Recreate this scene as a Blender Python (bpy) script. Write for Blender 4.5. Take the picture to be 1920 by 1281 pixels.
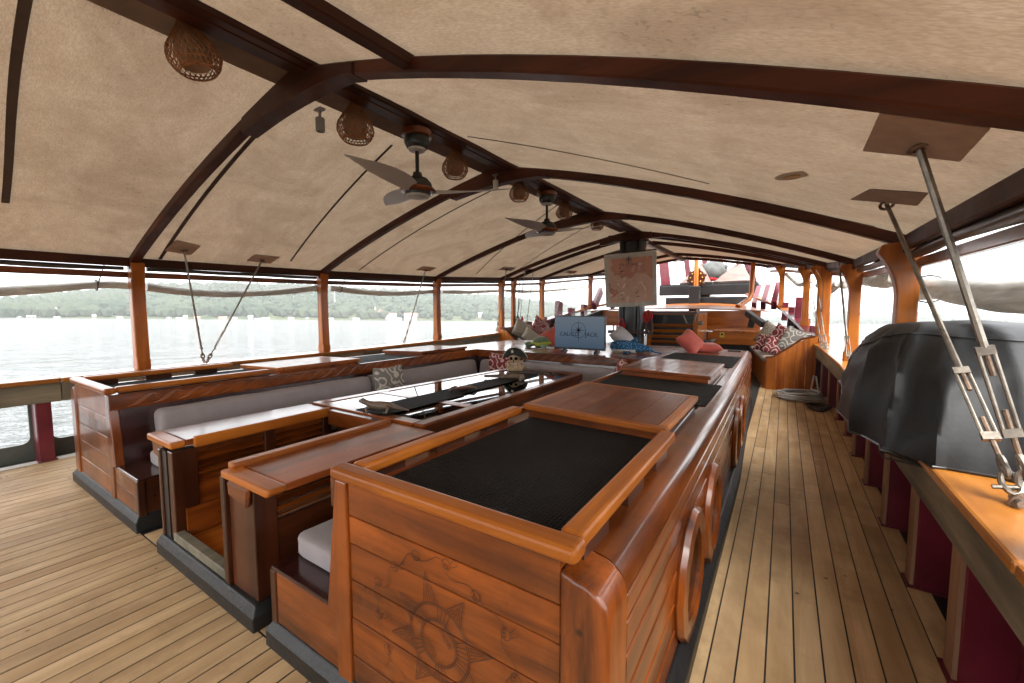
import bpy, math, random
from mathutils import Vector, Matrix, noise
random.seed(11)
for o in list(bpy.data.objects): bpy.data.objects.remove(o)
S = bpy.context.scene
C = S.collection
R = math.radians
# ---------------------------------------------------------------- camera
F_PX, YAW, PITCH, ROLL = 779.4, R(33.15), R(4.36), R(-0.07)
CAM = Vector((2.735, 0.0, 1.5))
FW = Vector((-math.sin(YAW)*math.cos(PITCH), math.cos(YAW)*math.cos(PITCH), -math.sin(PITCH)))
RT0 = Vector((math.cos(YAW), math.sin(YAW), 0)); UP0 = RT0.cross(FW)
RT = RT0*math.cos(ROLL) + UP0*math.sin(ROLL); UP = UP0*math.cos(ROLL) - RT0*math.sin(ROLL)
cd = bpy.data.cameras.new('camera'); cam = bpy.data.objects.new('camera', cd); C.objects.link(cam)
cam.matrix_world = Matrix(((RT.x, UP.x, -FW.x, CAM.x), (RT.y, UP.y, -FW.y, CAM.y), (RT.z, UP.z, -FW.z, CAM.z), (0, 0, 0, 1)))
cd.sensor_width = 36; cd.lens = 36*F_PX/1920; cd.clip_start = 0.05; cd.clip_end = 20000
S.camera = cam
# ---------------------------------------------------------------- sky, sun, exposure
SUN_EL, SUN_AZ = R(50), R(122)       # high soft sun behind thin overcast
w = bpy.data.worlds.new('World'); S.world = w; w.use_nodes = True
wn = w.node_tree; wn.nodes.clear()
sky = wn.nodes.new('ShaderNodeTexSky'); sky.sky_type = 'NISHITA'; sky.sun_disc = False
sky.sun_elevation = SUN_EL; sky.sun_rotation = SUN_AZ; sky.dust_density = 4.0; sky.air_density = 1.0
hs = wn.nodes.new('ShaderNodeHueSaturation'); hs.inputs['Saturation'].default_value = 0.25
mx = wn.nodes.new('ShaderNodeMix'); mx.data_type = 'RGBA'; mx.inputs[0].default_value = 0.72   # cloud sheet over the clear sky
mx.inputs[7].default_value = (9.0, 9.1, 9.2, 1)
bg = wn.nodes.new('ShaderNodeBackground'); bg.inputs['Strength'].default_value = 0.135
wo = wn.nodes.new('ShaderNodeOutputWorld')
wn.links.new(sky.outputs[0], hs.inputs['Color']); wn.links.new(hs.outputs[0], mx.inputs[6])
wn.links.new(mx.outputs[2], bg.inputs[0]); wn.links.new(bg.outputs[0], wo.inputs[0])
sl = bpy.data.lights.new('sun', 'SUN'); sl.energy = 1.5; sl.angle = R(38); sl.color = (1, .95, .88)
so = bpy.data.objects.new('sun', sl); C.objects.link(so)
sd = Vector((math.sin(SUN_AZ)*math.cos(SUN_EL), math.cos(SUN_AZ)*math.cos(SUN_EL), math.sin(SUN_EL)))
so.rotation_euler = sd.to_track_quat('Z', 'Y').to_euler()
S.view_settings.view_transform = 'Standard'; S.view_settings.look = 'None'
S.view_settings.gamma = 1.0; S.view_settings.use_curve_mapping = False
S.view_settings.exposure = 2.1
S.render.engine = 'CYCLES'; S.cycles.max_bounces = 5; S.cycles.diffuse_bounces = 3; S.cycles.glossy_bounces = 3; S.cycles.transparent_max_bounces = 8
S.cycles.caustics_reflective = False; S.cycles.caustics_refractive = False

# ---------------------------------------------------------------- pixel of the photograph -> point on a known plane
def ray(x, y): return FW*F_PX + RT*(x-960) - UP*(y-640.5)
def on(x, y, ax, v):
    d = ray(x, y); return CAM + d*((v-CAM[ax])/d[ax])
def PX(x, y, v): return on(x, y, 0, v)
def PY(x, y, v): return on(x, y, 1, v)
def PZ(x, y, v): return on(x, y, 2, v)
def lerp(tab, t):
    if t <= tab[0][0]: return tab[0][1]
    for (a, va), (b, vb) in zip(tab, tab[1:]):
        if t <= b: return va+(vb-va)*(t-a)/(b-a)
    return tab[-1][1]

# ---------------------------------------------------------------- mesh helpers
class MB:
    def __init__(s): s.v = []; s.f = []
    def add(s, vs, fs):
        n = len(s.v); s.v += [tuple(p) for p in vs]; s.f += [tuple(i+n for i in f) for f in fs]; return s
    def hexa(s, p):   # bottom 4 ccw, top 4 ccw
        return s.add(p, [(3,2,1,0),(4,5,6,7),(0,1,5,4),(1,2,6,5),(2,3,7,6),(3,0,4,7)])
    def box(s, x0, x1, y0, y1, z0, z1):
        return s.hexa([(x0,y0,z0),(x1,y0,z0),(x1,y1,z0),(x0,y1,z0),(x0,y0,z1),(x1,y0,z1),(x1,y1,z1),(x0,y1,z1)])
    def bar(s, a, b, w, h, up=(0,0,1)):   # rectangular bar from a to b, w sideways, h along up
        a = Vector(a); b = Vector(b); d = (b-a).normalized(); u = Vector(up); r = d.cross(u)
        if r.length < 1e-4: r = d.cross(Vector((1,0,0)))
        r.normalize(); u = r.cross(d); p = []
        for q in (a, b): p.append([q+r*w*sx/2+u*h*sy/2 for sx, sy in ((-1,-1),(1,-1),(1,1),(-1,1))])
        return s.add(p[0]+p[1], [(3,2,1,0),(4,5,6,7),(0,1,5,4),(1,2,6,5),(2,3,7,6),(3,0,4,7)])
    def prism(s, poly, ax, a, b):   # polygon in the two other axes, extruded along ax
        def mk(p, t):
            if ax == 0: return (t, p[0], p[1])
            if ax == 1: return (p[0], t, p[1])
            return (p[0], p[1], t)
        n = len(poly); vs = [mk(p, a) for p in poly]+[mk(p, b) for p in poly]
        fs = [tuple(range(n-1, -1, -1)), tuple(range(n, 2*n))]+[(i, (i+1) % n, n+(i+1) % n, n+i) for i in range(n)]
        return s.add(vs, fs)
    def tube(s, pts, r, n=8, closed=False, flat=1.0):
        pts = [Vector(p) for p in pts]; m = len(pts); rr = r if isinstance(r, (list, tuple)) else [r]*m
        t0 = (pts[1]-pts[0]).normalized(); u = t0.orthogonal().normalized(); rings = []
        for i, p in enumerate(pts):
            if closed: t = (pts[(i+1) % m]-pts[i-1])
            else: t = pts[min(i+1, m-1)]-pts[max(i-1, 0)]
            if t.length < 1e-9: t = t0
            t = t.normalized(); u = (u-t*u.dot(t)); u = u.normalized() if u.length > 1e-6 else t.orthogonal().normalized(); v = t.cross(u)
            rings.append([p+(u*math.cos(2*math.pi*k/n)+v*math.sin(2*math.pi*k/n)*flat)*rr[i] for k in range(n)])
        vs = [q for g in rings for q in g]; fs = []
        for i in range(m if closed else m-1):
            j = (i+1) % m
            for k in range(n): fs.append((i*n+k, i*n+(k+1) % n, j*n+(k+1) % n, j*n+k))
        if not closed: fs += [tuple(range(n-1, -1, -1)), tuple(range((m-1)*n, m*n))]
        return s.add(vs, fs)
    def lathe(s, prof, n=20, c=(0,0,0), axis=2):
        vs = []; fs = []; m = len(prof)
        for r, z in prof:
            for k in range(n):
                a = 2*math.pi*k/n; x, y = r*math.cos(a), r*math.sin(a)
                p = (x, y, z) if axis == 2 else ((z, x, y) if axis == 0 else (y, z, x))
                vs.append((p[0]+c[0], p[1]+c[1], p[2]+c[2]))
        for i in range(m-1):
            for k in range(n): fs.append((i*n+k, i*n+(k+1) % n, (i+1)*n+(k+1) % n, (i+1)*n+k))
        if prof[0][0] > 1e-6: fs.append(tuple(range(n-1, -1, -1)))
        if prof[-1][0] > 1e-6: fs.append(tuple(range((m-1)*n, m*n)))
        return s.add(vs, fs)
    def grid(s, nu, nv, fn, cu=False, cv=False):
        vs = [fn(i/(nu if cu else nu-1), j/(nv if cv else nv-1)) for i in range(nu) for j in range(nv)]; fs = []
        for i in range(nu if cu else nu-1):
            for j in range(nv if cv else nv-1):
                a, b = i*nv+j, ((i+1) % nu)*nv+j; c2, d = ((i+1) % nu)*nv+(j+1) % nv, i*nv+(j+1) % nv
                fs.append((a, b, c2, d))
        return s.add(vs, fs)
    def ball(s, c, r, n=10, m=7, fn=None):
        c = Vector(c); rx, ry, rz = r if isinstance(r, (tuple, list)) else (r, r, r)
        def g(u, v):
            a, b = 2*math.pi*u, -math.pi/2+math.pi*v
            p = Vector((math.cos(a)*math.cos(b)*rx, math.sin(a)*math.cos(b)*ry, math.sin(b)*rz))
            if fn: p = fn(p)
            return c+p
        return s.grid(n, m, g, cu=True)
    def ribbon(s, pts, w, nrm):   # flat strip of width w lying in the plane with normal nrm
        pts = [Vector(p) for p in pts]; nrm = Vector(nrm); vs = []
        for i, p in enumerate(pts):
            t = (pts[min(i+1, len(pts)-1)]-pts[max(i-1, 0)]); q = t.cross(nrm)
            q = q.normalized() if q.length > 1e-9 else Vector((0, 0, 1))
            vs += [p+q*w/2, p-q*w/2]
        return s.add(vs, [(2*i, 2*i+1, 2*i+3, 2*i+2) for i in range(len(pts)-1)])
    def mesh(s, name, mat, smooth=False, ang=38):
        me = bpy.data.meshes.new(name); me.from_pydata(s.v, [], s.f); me.validate()
        import bmesh
        bm = bmesh.new(); bm.from_mesh(me); bmesh.ops.recalc_face_normals(bm, faces=bm.faces[:]); bm.to_mesh(me); bm.free()
        if mat: me.materials.append(mat)
        if smooth:
            me.shade_smooth(); me.set_sharp_from_angle(angle=R(ang))
        return me
    def build(s, name, mat, parent=None, smooth=False, bev=0, seg=1, ang=38):
        return link(name, s.mesh(name, mat, smooth, ang), parent, bev, seg)
def link(name, me, parent=None, bev=0, seg=1):
    o = bpy.data.objects.new(name, me); C.objects.link(o)
    if parent is not None:
        o.parent = parent
        if parent.type == 'EMPTY': o.matrix_parent_inverse = parent.matrix_basis.inverted()
    if bev:
        b = o.modifiers.new('bevel', 'BEVEL'); b.width = bev; b.segments = seg; b.limit_method = 'ANGLE'; b.angle_limit = R(35)
    return o
def tag(o, label=None, cat=None, group=None, kind=None):
    if label: o['label'] = label
    if cat: o['category'] = cat
    if group: o['group'] = group
    if kind: o['kind'] = kind
    return o
def thing(name, label, cat, loc=(0,0,0), group=None):
    o = bpy.data.objects.new(name, None); C.objects.link(o); o.empty_display_size = .1
    o.location = loc; o.matrix_basis = Matrix.Translation(Vector(loc))
    return tag(o, label, cat, group)
def copy_tree(o, parent=None):
    c = o.copy(); C.objects.link(c); c.parent = parent
    for ch in o.children: copy_tree(ch, c)
    return c
def text_mesh(txt, size, depth=0.0):
    cu = bpy.data.curves.new('lettering', 'FONT'); cu.body = txt; cu.size = size; cu.align_x = 'CENTER'; cu.align_y = 'CENTER'; cu.extrude = depth
    cu.resolution_u = 3
    ob = bpy.data.objects.new('lettering', cu); C.objects.link(ob)
    bpy.context.view_layer.update()
    me = bpy.data.meshes.new_from_object(ob); bpy.data.objects.remove(ob)
    return me
def wob(i, k=1.0): return noise.noise(Vector((i*1.7+3.1, k*5.3, .5)))

# ---------------------------------------------------------------- materials
def mat(name):
    m = bpy.data.materials.new(name); m.use_nodes = True; nt = m.node_tree
    return m, nt, nt.nodes['Principled BSDF']
def nd(nt, t, **k):
    n = nt.nodes.new('ShaderNode'+t)
    for a, v in k.items():
        if hasattr(n, a): setattr(n, a, v)
        else: n.inputs[a.replace('_', ' ')].default_value = v
    return n
def ramp(nt, src, stops):
    r = nt.nodes.new('ShaderNodeValToRGB'); e = r.color_ramp.elements
    while len(e) < len(stops): e.new(.5)
    for el, (p, c) in zip(e, stops): el.position = p; el.color = (*c, 1) if len(c) == 3 else c
    nt.links.new(src, r.inputs[0]); return r.outputs[0]
def mixc(nt, fac, a, b, mode='MIX'):
    m = nt.nodes.new('ShaderNodeMix'); m.data_type = 'RGBA'; m.blend_type = mode
    for v, i in ((fac, 0), (a, 6), (b, 7)):
        if hasattr(v, 'is_output'): nt.links.new(v, m.inputs[i])
        elif isinstance(v, (int, float)): m.inputs[i].default_value = v
        else: m.inputs[i].default_value = (*v, 1)
    return m.outputs[2]
def math_(nt, op, a, b=None):
    m = nt.nodes.new('ShaderNodeMath'); m.operation = op
    for v, i in ((a, 0), (b, 1)):
        if v is None: continue
        if hasattr(v, 'is_output'): nt.links.new(v, m.inputs[i])
        else: m.inputs[i].default_value = v
    return m.outputs[0]
def coords(nt, scale, rnd=True):
    tc = nd(nt, 'TexCoord'); vec = tc.outputs['Object']
    if rnd:
        oi = nd(nt, 'ObjectInfo'); k = math_(nt, 'MULTIPLY', oi.outputs['Random'], 40.0)
        va = nt.nodes.new('ShaderNodeVectorMath'); va.operation = 'ADD'; nt.links.new(vec, va.inputs[0]); nt.links.new(k, va.inputs[1]); vec = va.outputs[0]
    mp = nd(nt, 'Mapping'); mp.inputs['Scale'].default_value = scale; nt.links.new(vec, mp.inputs[0])
    return mp.outputs[0], vec
def noise_t(nt, vec, scale, detail=4, rough=.55, dist=0):
    n = nd(nt, 'TexNoise'); n.inputs['Scale'].default_value = scale; n.inputs['Detail'].default_value = detail
    n.inputs['Roughness'].default_value = rough; n.inputs['Distortion'].default_value = dist
    nt.links.new(vec, n.inputs['Vector']); return n.outputs[0]
def bump(nt, b, h, s, d=.01):
    n = nd(nt, 'Bump'); n.inputs['Strength'].default_value = s; n.inputs['Distance'].default_value = d
    nt.links.new(h, n.inputs['Height']); nt.links.new(n.outputs[0], b.inputs['Normal'])
def wood(name, axis, dark, light, rough=.36, coat=.75, grain=7.0, vary=.28, spots=True, wear=None, bmp=.12, stain=0):
    m, nt, b = mat(name); sc = [grain]*3; sc[axis] = grain*.085
    g, vec = coords(nt, sc)
    n1 = noise_t(nt, g, 1.0, 7, .62, .7); n2 = noise_t(nt, g, 5.0, 4, .6, .2)
    n3 = noise_t(nt, vec, 1.6, 3, .5)
    mid = tuple((a+c)/2 for a, c in zip(dark, light))
    col = ramp(nt, n1, [(.30, dark), (.46, mid), (.62, light)])
    col = mixc(nt, math_(nt, 'MULTIPLY', n2, .35), col, tuple(c*.45 for c in dark), 'MIX')
    col = mixc(nt, ramp(nt, n3, [(.42, (0,0,0)), (.75, (.6,.6,.6))]), col, tuple(c*.75 for c in dark))
    if wear:
        n4 = noise_t(nt, vec, 3.0, 6, .7); col = mixc(nt, ramp(nt, n4, [(.52, (0,0,0)), (.66, (.7,.7,.7))]), col, wear)
    if spots:
        vo = nd(nt, 'TexVoronoi'); vo.inputs['Scale'].default_value = 6.5; nt.links.new(vec, vo.inputs['Vector'])
        gate = nd(nt, 'SeparateColor'); nt.links.new(vo.outputs['Color'], gate.inputs[0])
        sf = math_(nt, 'MULTIPLY', ramp(nt, vo.outputs['Distance'], [(.03, (.9,.9,.9)), (.085, (0,0,0))]), ramp(nt, gate.outputs[0], [(.55, (0,0,0)), (.6, (1,1,1))]))
        col = mixc(nt, sf, col, tuple(c*.12 for c in dark))
    if stain:
        _, wv_ = coords(nt, (1, 1, 1), False); n5 = noise_t(nt, wv_, 1.4, 7, .7, .6); n6 = noise_t(nt, wv_, 17, 4, .7)
        col = mixc(nt, ramp(nt, n5, [(.46, (0,0,0)), (.70, (stain,)*3)]), col, tuple(c*.55 for c in dark))
        col = mixc(nt, math_(nt, 'MULTIPLY', ramp(nt, n6, [(.66, (0,0,0)), (.74, (.7,.7,.7))]), ramp(nt, n5, [(.45, (0,0,0)), (.6, (1,1,1))])), col, tuple(c*.25 for c in dark))
    oi = nd(nt, 'ObjectInfo'); hv = nd(nt, 'HueSaturation')
    mr = nd(nt, 'MapRange'); mr.inputs['To Min'].default_value = 1-vary; mr.inputs['To Max'].default_value = 1+vary*.7
    nt.links.new(oi.outputs['Random'], mr.inputs[0]); nt.links.new(mr.outputs[0], hv.inputs['Value']); nt.links.new(col, hv.inputs['Color'])
    nt.links.new(hv.outputs[0], b.inputs['Base Color'])
    nr = noise_t(nt, vec, 4.0, 5, .6)
    mr2 = nd(nt, 'MapRange'); mr2.inputs['To Min'].default_value = rough*.65; mr2.inputs['To Max'].default_value = rough*1.5
    nt.links.new(nr, mr2.inputs[0]); nt.links.new(mr2.outputs[0], b.inputs['Roughness'])
    b.inputs['Coat Weight'].default_value = coat; b.inputs['Coat Roughness'].default_value = .14; b.inputs['Specular IOR Level'].default_value = .2
    bump(nt, b, n1, bmp, .004)
    return m
VD, VL = (.052, .0095, .0018), (.40, .095, .0105)
W = {a: wood('varnished_teak_'+a, 'xyz'.index(a), VD, VL, stain=.6) for a in 'xyz'}
WD = {a: wood('dark_teak_'+a, 'xyz'.index(a), (.025, .0065, .003), (.105, .027, .0085), .34, .5) for a in 'xyz'}
WO = {a: wood('orange_teak_'+a, 'xyz'.index(a), (.24, .055, .007), (.62, .195, .022), .36, .38, vary=.15) for a in 'xyz'}
RAFT = {a: wood('stained_rafter_'+a, 'xyz'.index(a), (.032, .010, .005), (.10, .028, .013), .5, .08, spots=False) for a in 'xyz'}
HATCH = wood('worn_teak_glare', 0, (.08, .024, .009), (.28, .090, .028), .42, .45, spots=True, wear=(.26, .155, .095), vary=.2)  # port end boards: real wear, plus varnish glare put into the paler tone
DECK = wood('bare_deck_teak', 1, (.43, .27, .125), (.78, .57, .33), .55, 0, grain=5.0, vary=.085, spots=True, wear=(.40, .265, .14), bmp=.25, stain=.42)
GREYWOOD = wood('weathered_grey_wood', 1, (.10, .095, .072), (.33, .285, .20), .6, 0, vary=.15)
TANWOOD = wood('tan_edge_wood', 2, (.22, .11, .06), (.42, .25, .15), .5, .1, vary=.1)
def plain(name, col, rough=.5, metal=0, coat=0, nscale=8, var=.25, bmp=0.0, spec=None, sheen=0, rnd=False):
    m, nt, b = mat(name); _, vec = coords(nt, (1,1,1), rnd)
    n = noise_t(nt, vec, nscale, 5, .6)
    c = ramp(nt, n, [(.3, tuple(x*(1-var) for x in col)), (.7, tuple(min(1, x*(1+var)) for x in col))])
    nt.links.new(c, b.inputs['Base Color'])
    mr = nd(nt, 'MapRange'); mr.inputs['To Min'].default_value = rough*.8; mr.inputs['To Max'].default_value = min(1, rough*1.2)
    nt.links.new(n, mr.inputs[0]); nt.links.new(mr.outputs[0], b.inputs['Roughness'])
    b.inputs['Metallic'].default_value = metal; b.inputs['Coat Weight'].default_value = coat; b.inputs['Coat Roughness'].default_value = .1
    if sheen: b.inputs['Sheen Weight'].default_value = sheen
    if bmp: bump(nt, b, noise_t(nt, vec, nscale*5, 4, .6), bmp, .004)
    return m
MAROON = plain('maroon_paint', (.13, .011, .022), .33, 0, .3, 5, .35, .08)
BLACKP = plain('black_tar_paint', (.006, .006, .0065), .5, 0, .06, 9, .3, 1.0)
LACQ = plain('dark_maroon_lacquer', (.032, .008, .007), .22, 0, .7, 6, .5, .25)
BLACK = plain('black_paint', (.010, .010, .011), .4, 0, .2, 6, .3, .05)
FABRIC = plain('grey_cushion_cloth', (.29, .26, .27), .85, 0, 0, 9, .08, .35, sheen=.2)
STEEL = plain('weathered_steel', (.26, .235, .20), .45, .9, 0, 18, .35, .2)
RUST = plain('rusty_iron', (.20, .14, .10), .6, .5, 0, 25, .5, .4)
VINYL = plain('black_vinyl', (.010, .0105, .011), .52, 0, 0, 5, .35, .35)
VINYL.node_tree.nodes['Principled BSDF'].inputs['Specular IOR Level'].default_value = .33
CURT = plain('rolled_grey_plastic', (.20, .18, .155), .32, 0, .25, 6, .35, .3)
def curtain_mat():
    m, nt, b = mat('rolled_clear_plastic'); nt.nodes.remove(b); st, _ = coords(nt, (7, 1.2, 7), False); n = noise_t(nt, st, 2.5, 5, .6, .8)
    c = ramp(nt, n, [(.35, (.42, .40, .36)), (.65, (.68, .66, .61))])
    df = nd(nt, 'BsdfDiffuse'); tr = nd(nt, 'BsdfTranslucent'); nt.links.new(c, df.inputs[0]); nt.links.new(c, tr.inputs[0])
    a = nd(nt, 'MixShader'); a.inputs[0].default_value = .4; nt.links.new(df.outputs[0], a.inputs[1]); nt.links.new(tr.outputs[0], a.inputs[2])
    gl = nd(nt, 'BsdfGlossy'); gl.inputs['Roughness'].default_value = .18; ms = nd(nt, 'MixShader'); ms.inputs[0].default_value = .12
    bn = nd(nt, 'Bump'); bn.inputs['Strength'].default_value = .7; bn.inputs['Distance'].default_value = .02; nt.links.new(n, bn.inputs['Height']); nt.links.new(bn.outputs[0], gl.inputs['Normal'])
    nt.links.new(a.outputs[0], ms.inputs[1]); nt.links.new(gl.outputs[0], ms.inputs[2]); nt.links.new(ms.outputs[0], nt.nodes['Material Output'].inputs[0]); return m
CURT = curtain_mat()
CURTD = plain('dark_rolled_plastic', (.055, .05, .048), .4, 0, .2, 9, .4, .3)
FANG = plain('fan_grey_plastic', (.52, .52, .53), .42, 0, 0, 5, .05)
FANB = plain('fan_dark_plastic', (.012, .014, .013), .4, 0, 0, 5, .1)
FROST = plain('frosted_lamp_glass', (.55, .57, .56), .5, 0, 0, 5, .03)
WICK = plain('brown_wicker', (.33, .145, .06), .6, 0, .1, 30, .45, 0, rnd=True)
LAMPIN = plain('lamp_liner', (.30, .19, .13), .8, 0, 0, 8, .2)
WHITEP = plain('white_plastic', (.62, .61, .58), .5, 0, 0, 6, .05)
GREYP = plain('grey_plastic', (.25, .25, .25), .5, 0, 0, 6, .1)
CORAL = plain('coral_cloth', (.46, .085, .062), .8, 0, 0, 8, .12, .2, sheen=.2)
SATIN = plain('grey_satin_cloth', (.36, .37, .40), .45, 0, 0, 5, .1, .1)
PINKC = plain('faded_pink_canvas', (.24, .175, .155), .85, 0, 0, 4, .1, .3)
GREYC = plain('grey_stuff_sack', (.12, .125, .12), .75, 0, 0, 6, .25, .4)
REDC = plain('red_cloth', (.42, .012, .018), .7, 0, 0, 9, .3, .2)
ROPE = plain('dark_rope', (.05, .04, .035), .8, 0, 0, 30, .4, .4)
HOSE = plain('clear_hose', (.42, .43, .43), .25, 0, .4, 6, .15)
BONE = plain('carved_bone', (.46, .33, .20), .6, 0, 0, 18, .35, .4)
CARV = plain('dark_carved_wood', (.15, .105, .072), .5, 0, .1, 25, .4, .3)
GREEN = plain('green_plush', (.10, .16, .09), .9, 0, 0, 12, .35, .3, sheen=.3)
LIME = plain('lime_plush', (.42, .46, .06), .9, 0, 0, 12, .2, .3)
CREAM = plain('cream_plush', (.62, .58, .52), .9, 0, 0, 8, .1, .2)
CHAR = plain('charcoal_print', (.006, .006, .008), .9)
CHAR.node_tree.nodes['Principled BSDF'].inputs['Specular IOR Level'].default_value = .05
BRASS = plain('dull_brass', (.42, .27, .08), .35, .9, 0, 10, .2)
YELL = plain('yellow_label', (.65, .48, .06), .5)
WALLW = plain('pale_house_wall', (.36, .35, .31), .8, 0, 0, .5, .15, rnd=True)
ROOFP = plain('pink_roof', (.36, .17, .135), .7, 0, 0, .4, .15)
ROOFG = plain('pale_metal_roof', (.36, .38, .38), .6, 0, 0, .4, .2)
PATCH = plain('brown_roof_patch', (.42, .33, .285), .85, 0, 0, 6, .18, .2)
CARVED = plain('cut_wood_line', (.012, .004, .002), .6)
CARVEL = wood('carved_relief', 1, (.20, .062, .014), (.46, .17, .045), .35, .5, spots=False)
def blue_shark():
    m, nt, b = mat('spotted_blue_plush'); _, v = coords(nt, (1,1,1), False)
    vo = nd(nt, 'TexVoronoi'); vo.inputs['Scale'].default_value = 42; nt.links.new(v, vo.inputs[0])
    c = ramp(nt, vo.outputs['Distance'], [(.22, (.20, .42, .62)), (.34, (.012, .085, .20))]); nt.links.new(c, b.inputs[0]); b.inputs['Roughness'].default_value = .9
    return m
SHARK = blue_shark()
def rubber():
    m, nt, b = mat('ribbed_rubber_mat'); _, v = coords(nt, (1,1,1), False)
    wv = nd(nt, 'TexWave'); wv.bands_direction = 'X'; wv.inputs['Scale'].default_value = 23; nt.links.new(v, wv.inputs[0])
    w2 = nd(nt, 'TexWave'); w2.bands_direction = 'Y'; w2.inputs['Scale'].default_value = 23; nt.links.new(v, w2.inputs[0])
    h = math_(nt, 'MULTIPLY', wv.outputs[1], w2.outputs[1]); n = noise_t(nt, v, 3, 5, .6)
    c = ramp(nt, n, [(.3, (.0055, .0055, .006)), (.75, (.0135, .013, .0125))]); nt.links.new(c, b.inputs[0])
    b.inputs['Roughness'].default_value = .78; b.inputs['Specular IOR Level'].default_value = .22; bump(nt, b, h, 1.0, .006); return m
RUBBER = rubber()
def canvas():
    m, nt, b = mat('stained_canvas'); nt.nodes.remove(b); _, v = coords(nt, (1,1,1), False)
    s1, _ = coords(nt, (2.0, 5, 3), False)
    n1 = noise_t(nt, s1, 1.6, 6, .65); n2 = noise_t(nt, v, 1.3, 7, .68, .8); n3 = noise_t(nt, v, 30, 4, .7)
    s2, _ = coords(nt, (40, 150, 40), False); n4 = noise_t(nt, s2, 1.0, 2, .5)
    c = ramp(nt, n1, [(.25, (.44, .32, .215)), (.75, (.54, .418, .30))])
    c = mixc(nt, ramp(nt, n2, [(.45, (0,0,0)), (.66, (.5,.5,.5))]), c, (.27, .185, .12))
    c = mixc(nt, ramp(nt, n4, [(.38, (.34,.34,.34)), (.6, (0,0,0))]), c, (.25, .17, .11))
    sp = math_(nt, 'MULTIPLY', ramp(nt, n3, [(.57, (0,0,0)), (.66, (1,1,1))]), ramp(nt, n2, [(.47, (0,0,0)), (.64, (.36,.36,.36))]))
    c = mixc(nt, sp, c, (.10, .075, .055))
    df = nd(nt, 'BsdfDiffuse'); tr = nd(nt, 'BsdfTranslucent'); ms = nd(nt, 'MixShader'); ms.inputs[0].default_value = .12
    nt.links.new(c, df.inputs[0]); nt.links.new(c, tr.inputs[0]); nt.links.new(df.outputs[0], ms.inputs[1]); nt.links.new(tr.outputs[0], ms.inputs[2])
    bn = nd(nt, 'Bump'); bn.inputs['Strength'].default_value = .5; bn.inputs['Distance'].default_value = .02; wr, _ = coords(nt, (.8, 3.2, 1), False); nw = noise_t(nt, wr, 1.5, 4, .55, 1.2); nt.links.new(math_(nt, 'ADD', math_(nt, 'MULTIPLY', nw, 2.2), math_(nt, 'MULTIPLY', n4, .3)), bn.inputs['Height']); nt.links.new(bn.outputs[0], tr.inputs['Normal'])
    nt.links.new(bn.outputs[0], df.inputs['Normal'])
    nt.links.new(ms.outputs[0], nt.nodes['Material Output'].inputs[0]); return m
CANVAS = canvas()
def ikat(name, basec, inkc, scale, freq=26):
    m, nt, b = mat(name); _, v = coords(nt, (1,1,1), False)
    vo = nd(nt, 'TexVoronoi'); vo.inputs['Scale'].default_value = scale; vo.inputs['Randomness'].default_value = .55; vo.distance = 'MINKOWSKI'; vo.inputs['Exponent'].default_value = 1.6
    nt.links.new(v, vo.inputs[0]); n = noise_t(nt, v, scale*2.2, 2, .5)
    d = math_(nt, 'ADD', math_(nt, 'MULTIPLY', vo.outputs['Distance'], freq), math_(nt, 'MULTIPLY', n, 5.0))
    s = math_(nt, 'SINE', d); c = mixc(nt, ramp(nt, s, [(.42, (0,0,0)), (.58, (1,1,1))]), basec, inkc)
    nt.links.new(c, b.inputs[0]); b.inputs['Roughness'].default_value = .85; return m
IKG = ikat('grey_ikat_cloth', (.20, .19, .175), (.56, .53, .47), 5.5)
IKR = ikat('red_ikat_cloth', (.19, .022, .03), (.58, .42, .38), 6.0)
IKB = ikat('beige_ikat_cloth', (.22, .20, .16), (.52, .47, .38), 9.0)
def glass(name, tint, alpha_mix, rough=.02):
    m, nt, b = mat(name); nt.nodes.remove(b)
    gl = nd(nt, 'BsdfGlossy'); gl.inputs['Roughness'].default_value = rough; gl.inputs[0].default_value = (.95, .95, .95, 1)
    tr = nd(nt, 'BsdfTransparent'); tr.inputs[0].default_value = (*tint, 1); fr = nd(nt, 'Fresnel'); fr.inputs[0].default_value = 1.52
    f = math_(nt, 'MAXIMUM', fr.outputs[0], alpha_mix); ms = nd(nt, 'MixShader')
    nt.links.new(f, ms.inputs[0]); nt.links.new(tr.outputs[0], ms.inputs[1]); nt.links.new(gl.outputs[0], ms.inputs[2])
    nt.links.new(ms.outputs[0], nt.nodes['Material Output'].inputs[0]); return m
TGLASS = glass('table_glass', (.42, .50, .47), .42)
PGLASS = glass('porthole_glass', (.10, .11, .11), .12)
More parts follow.
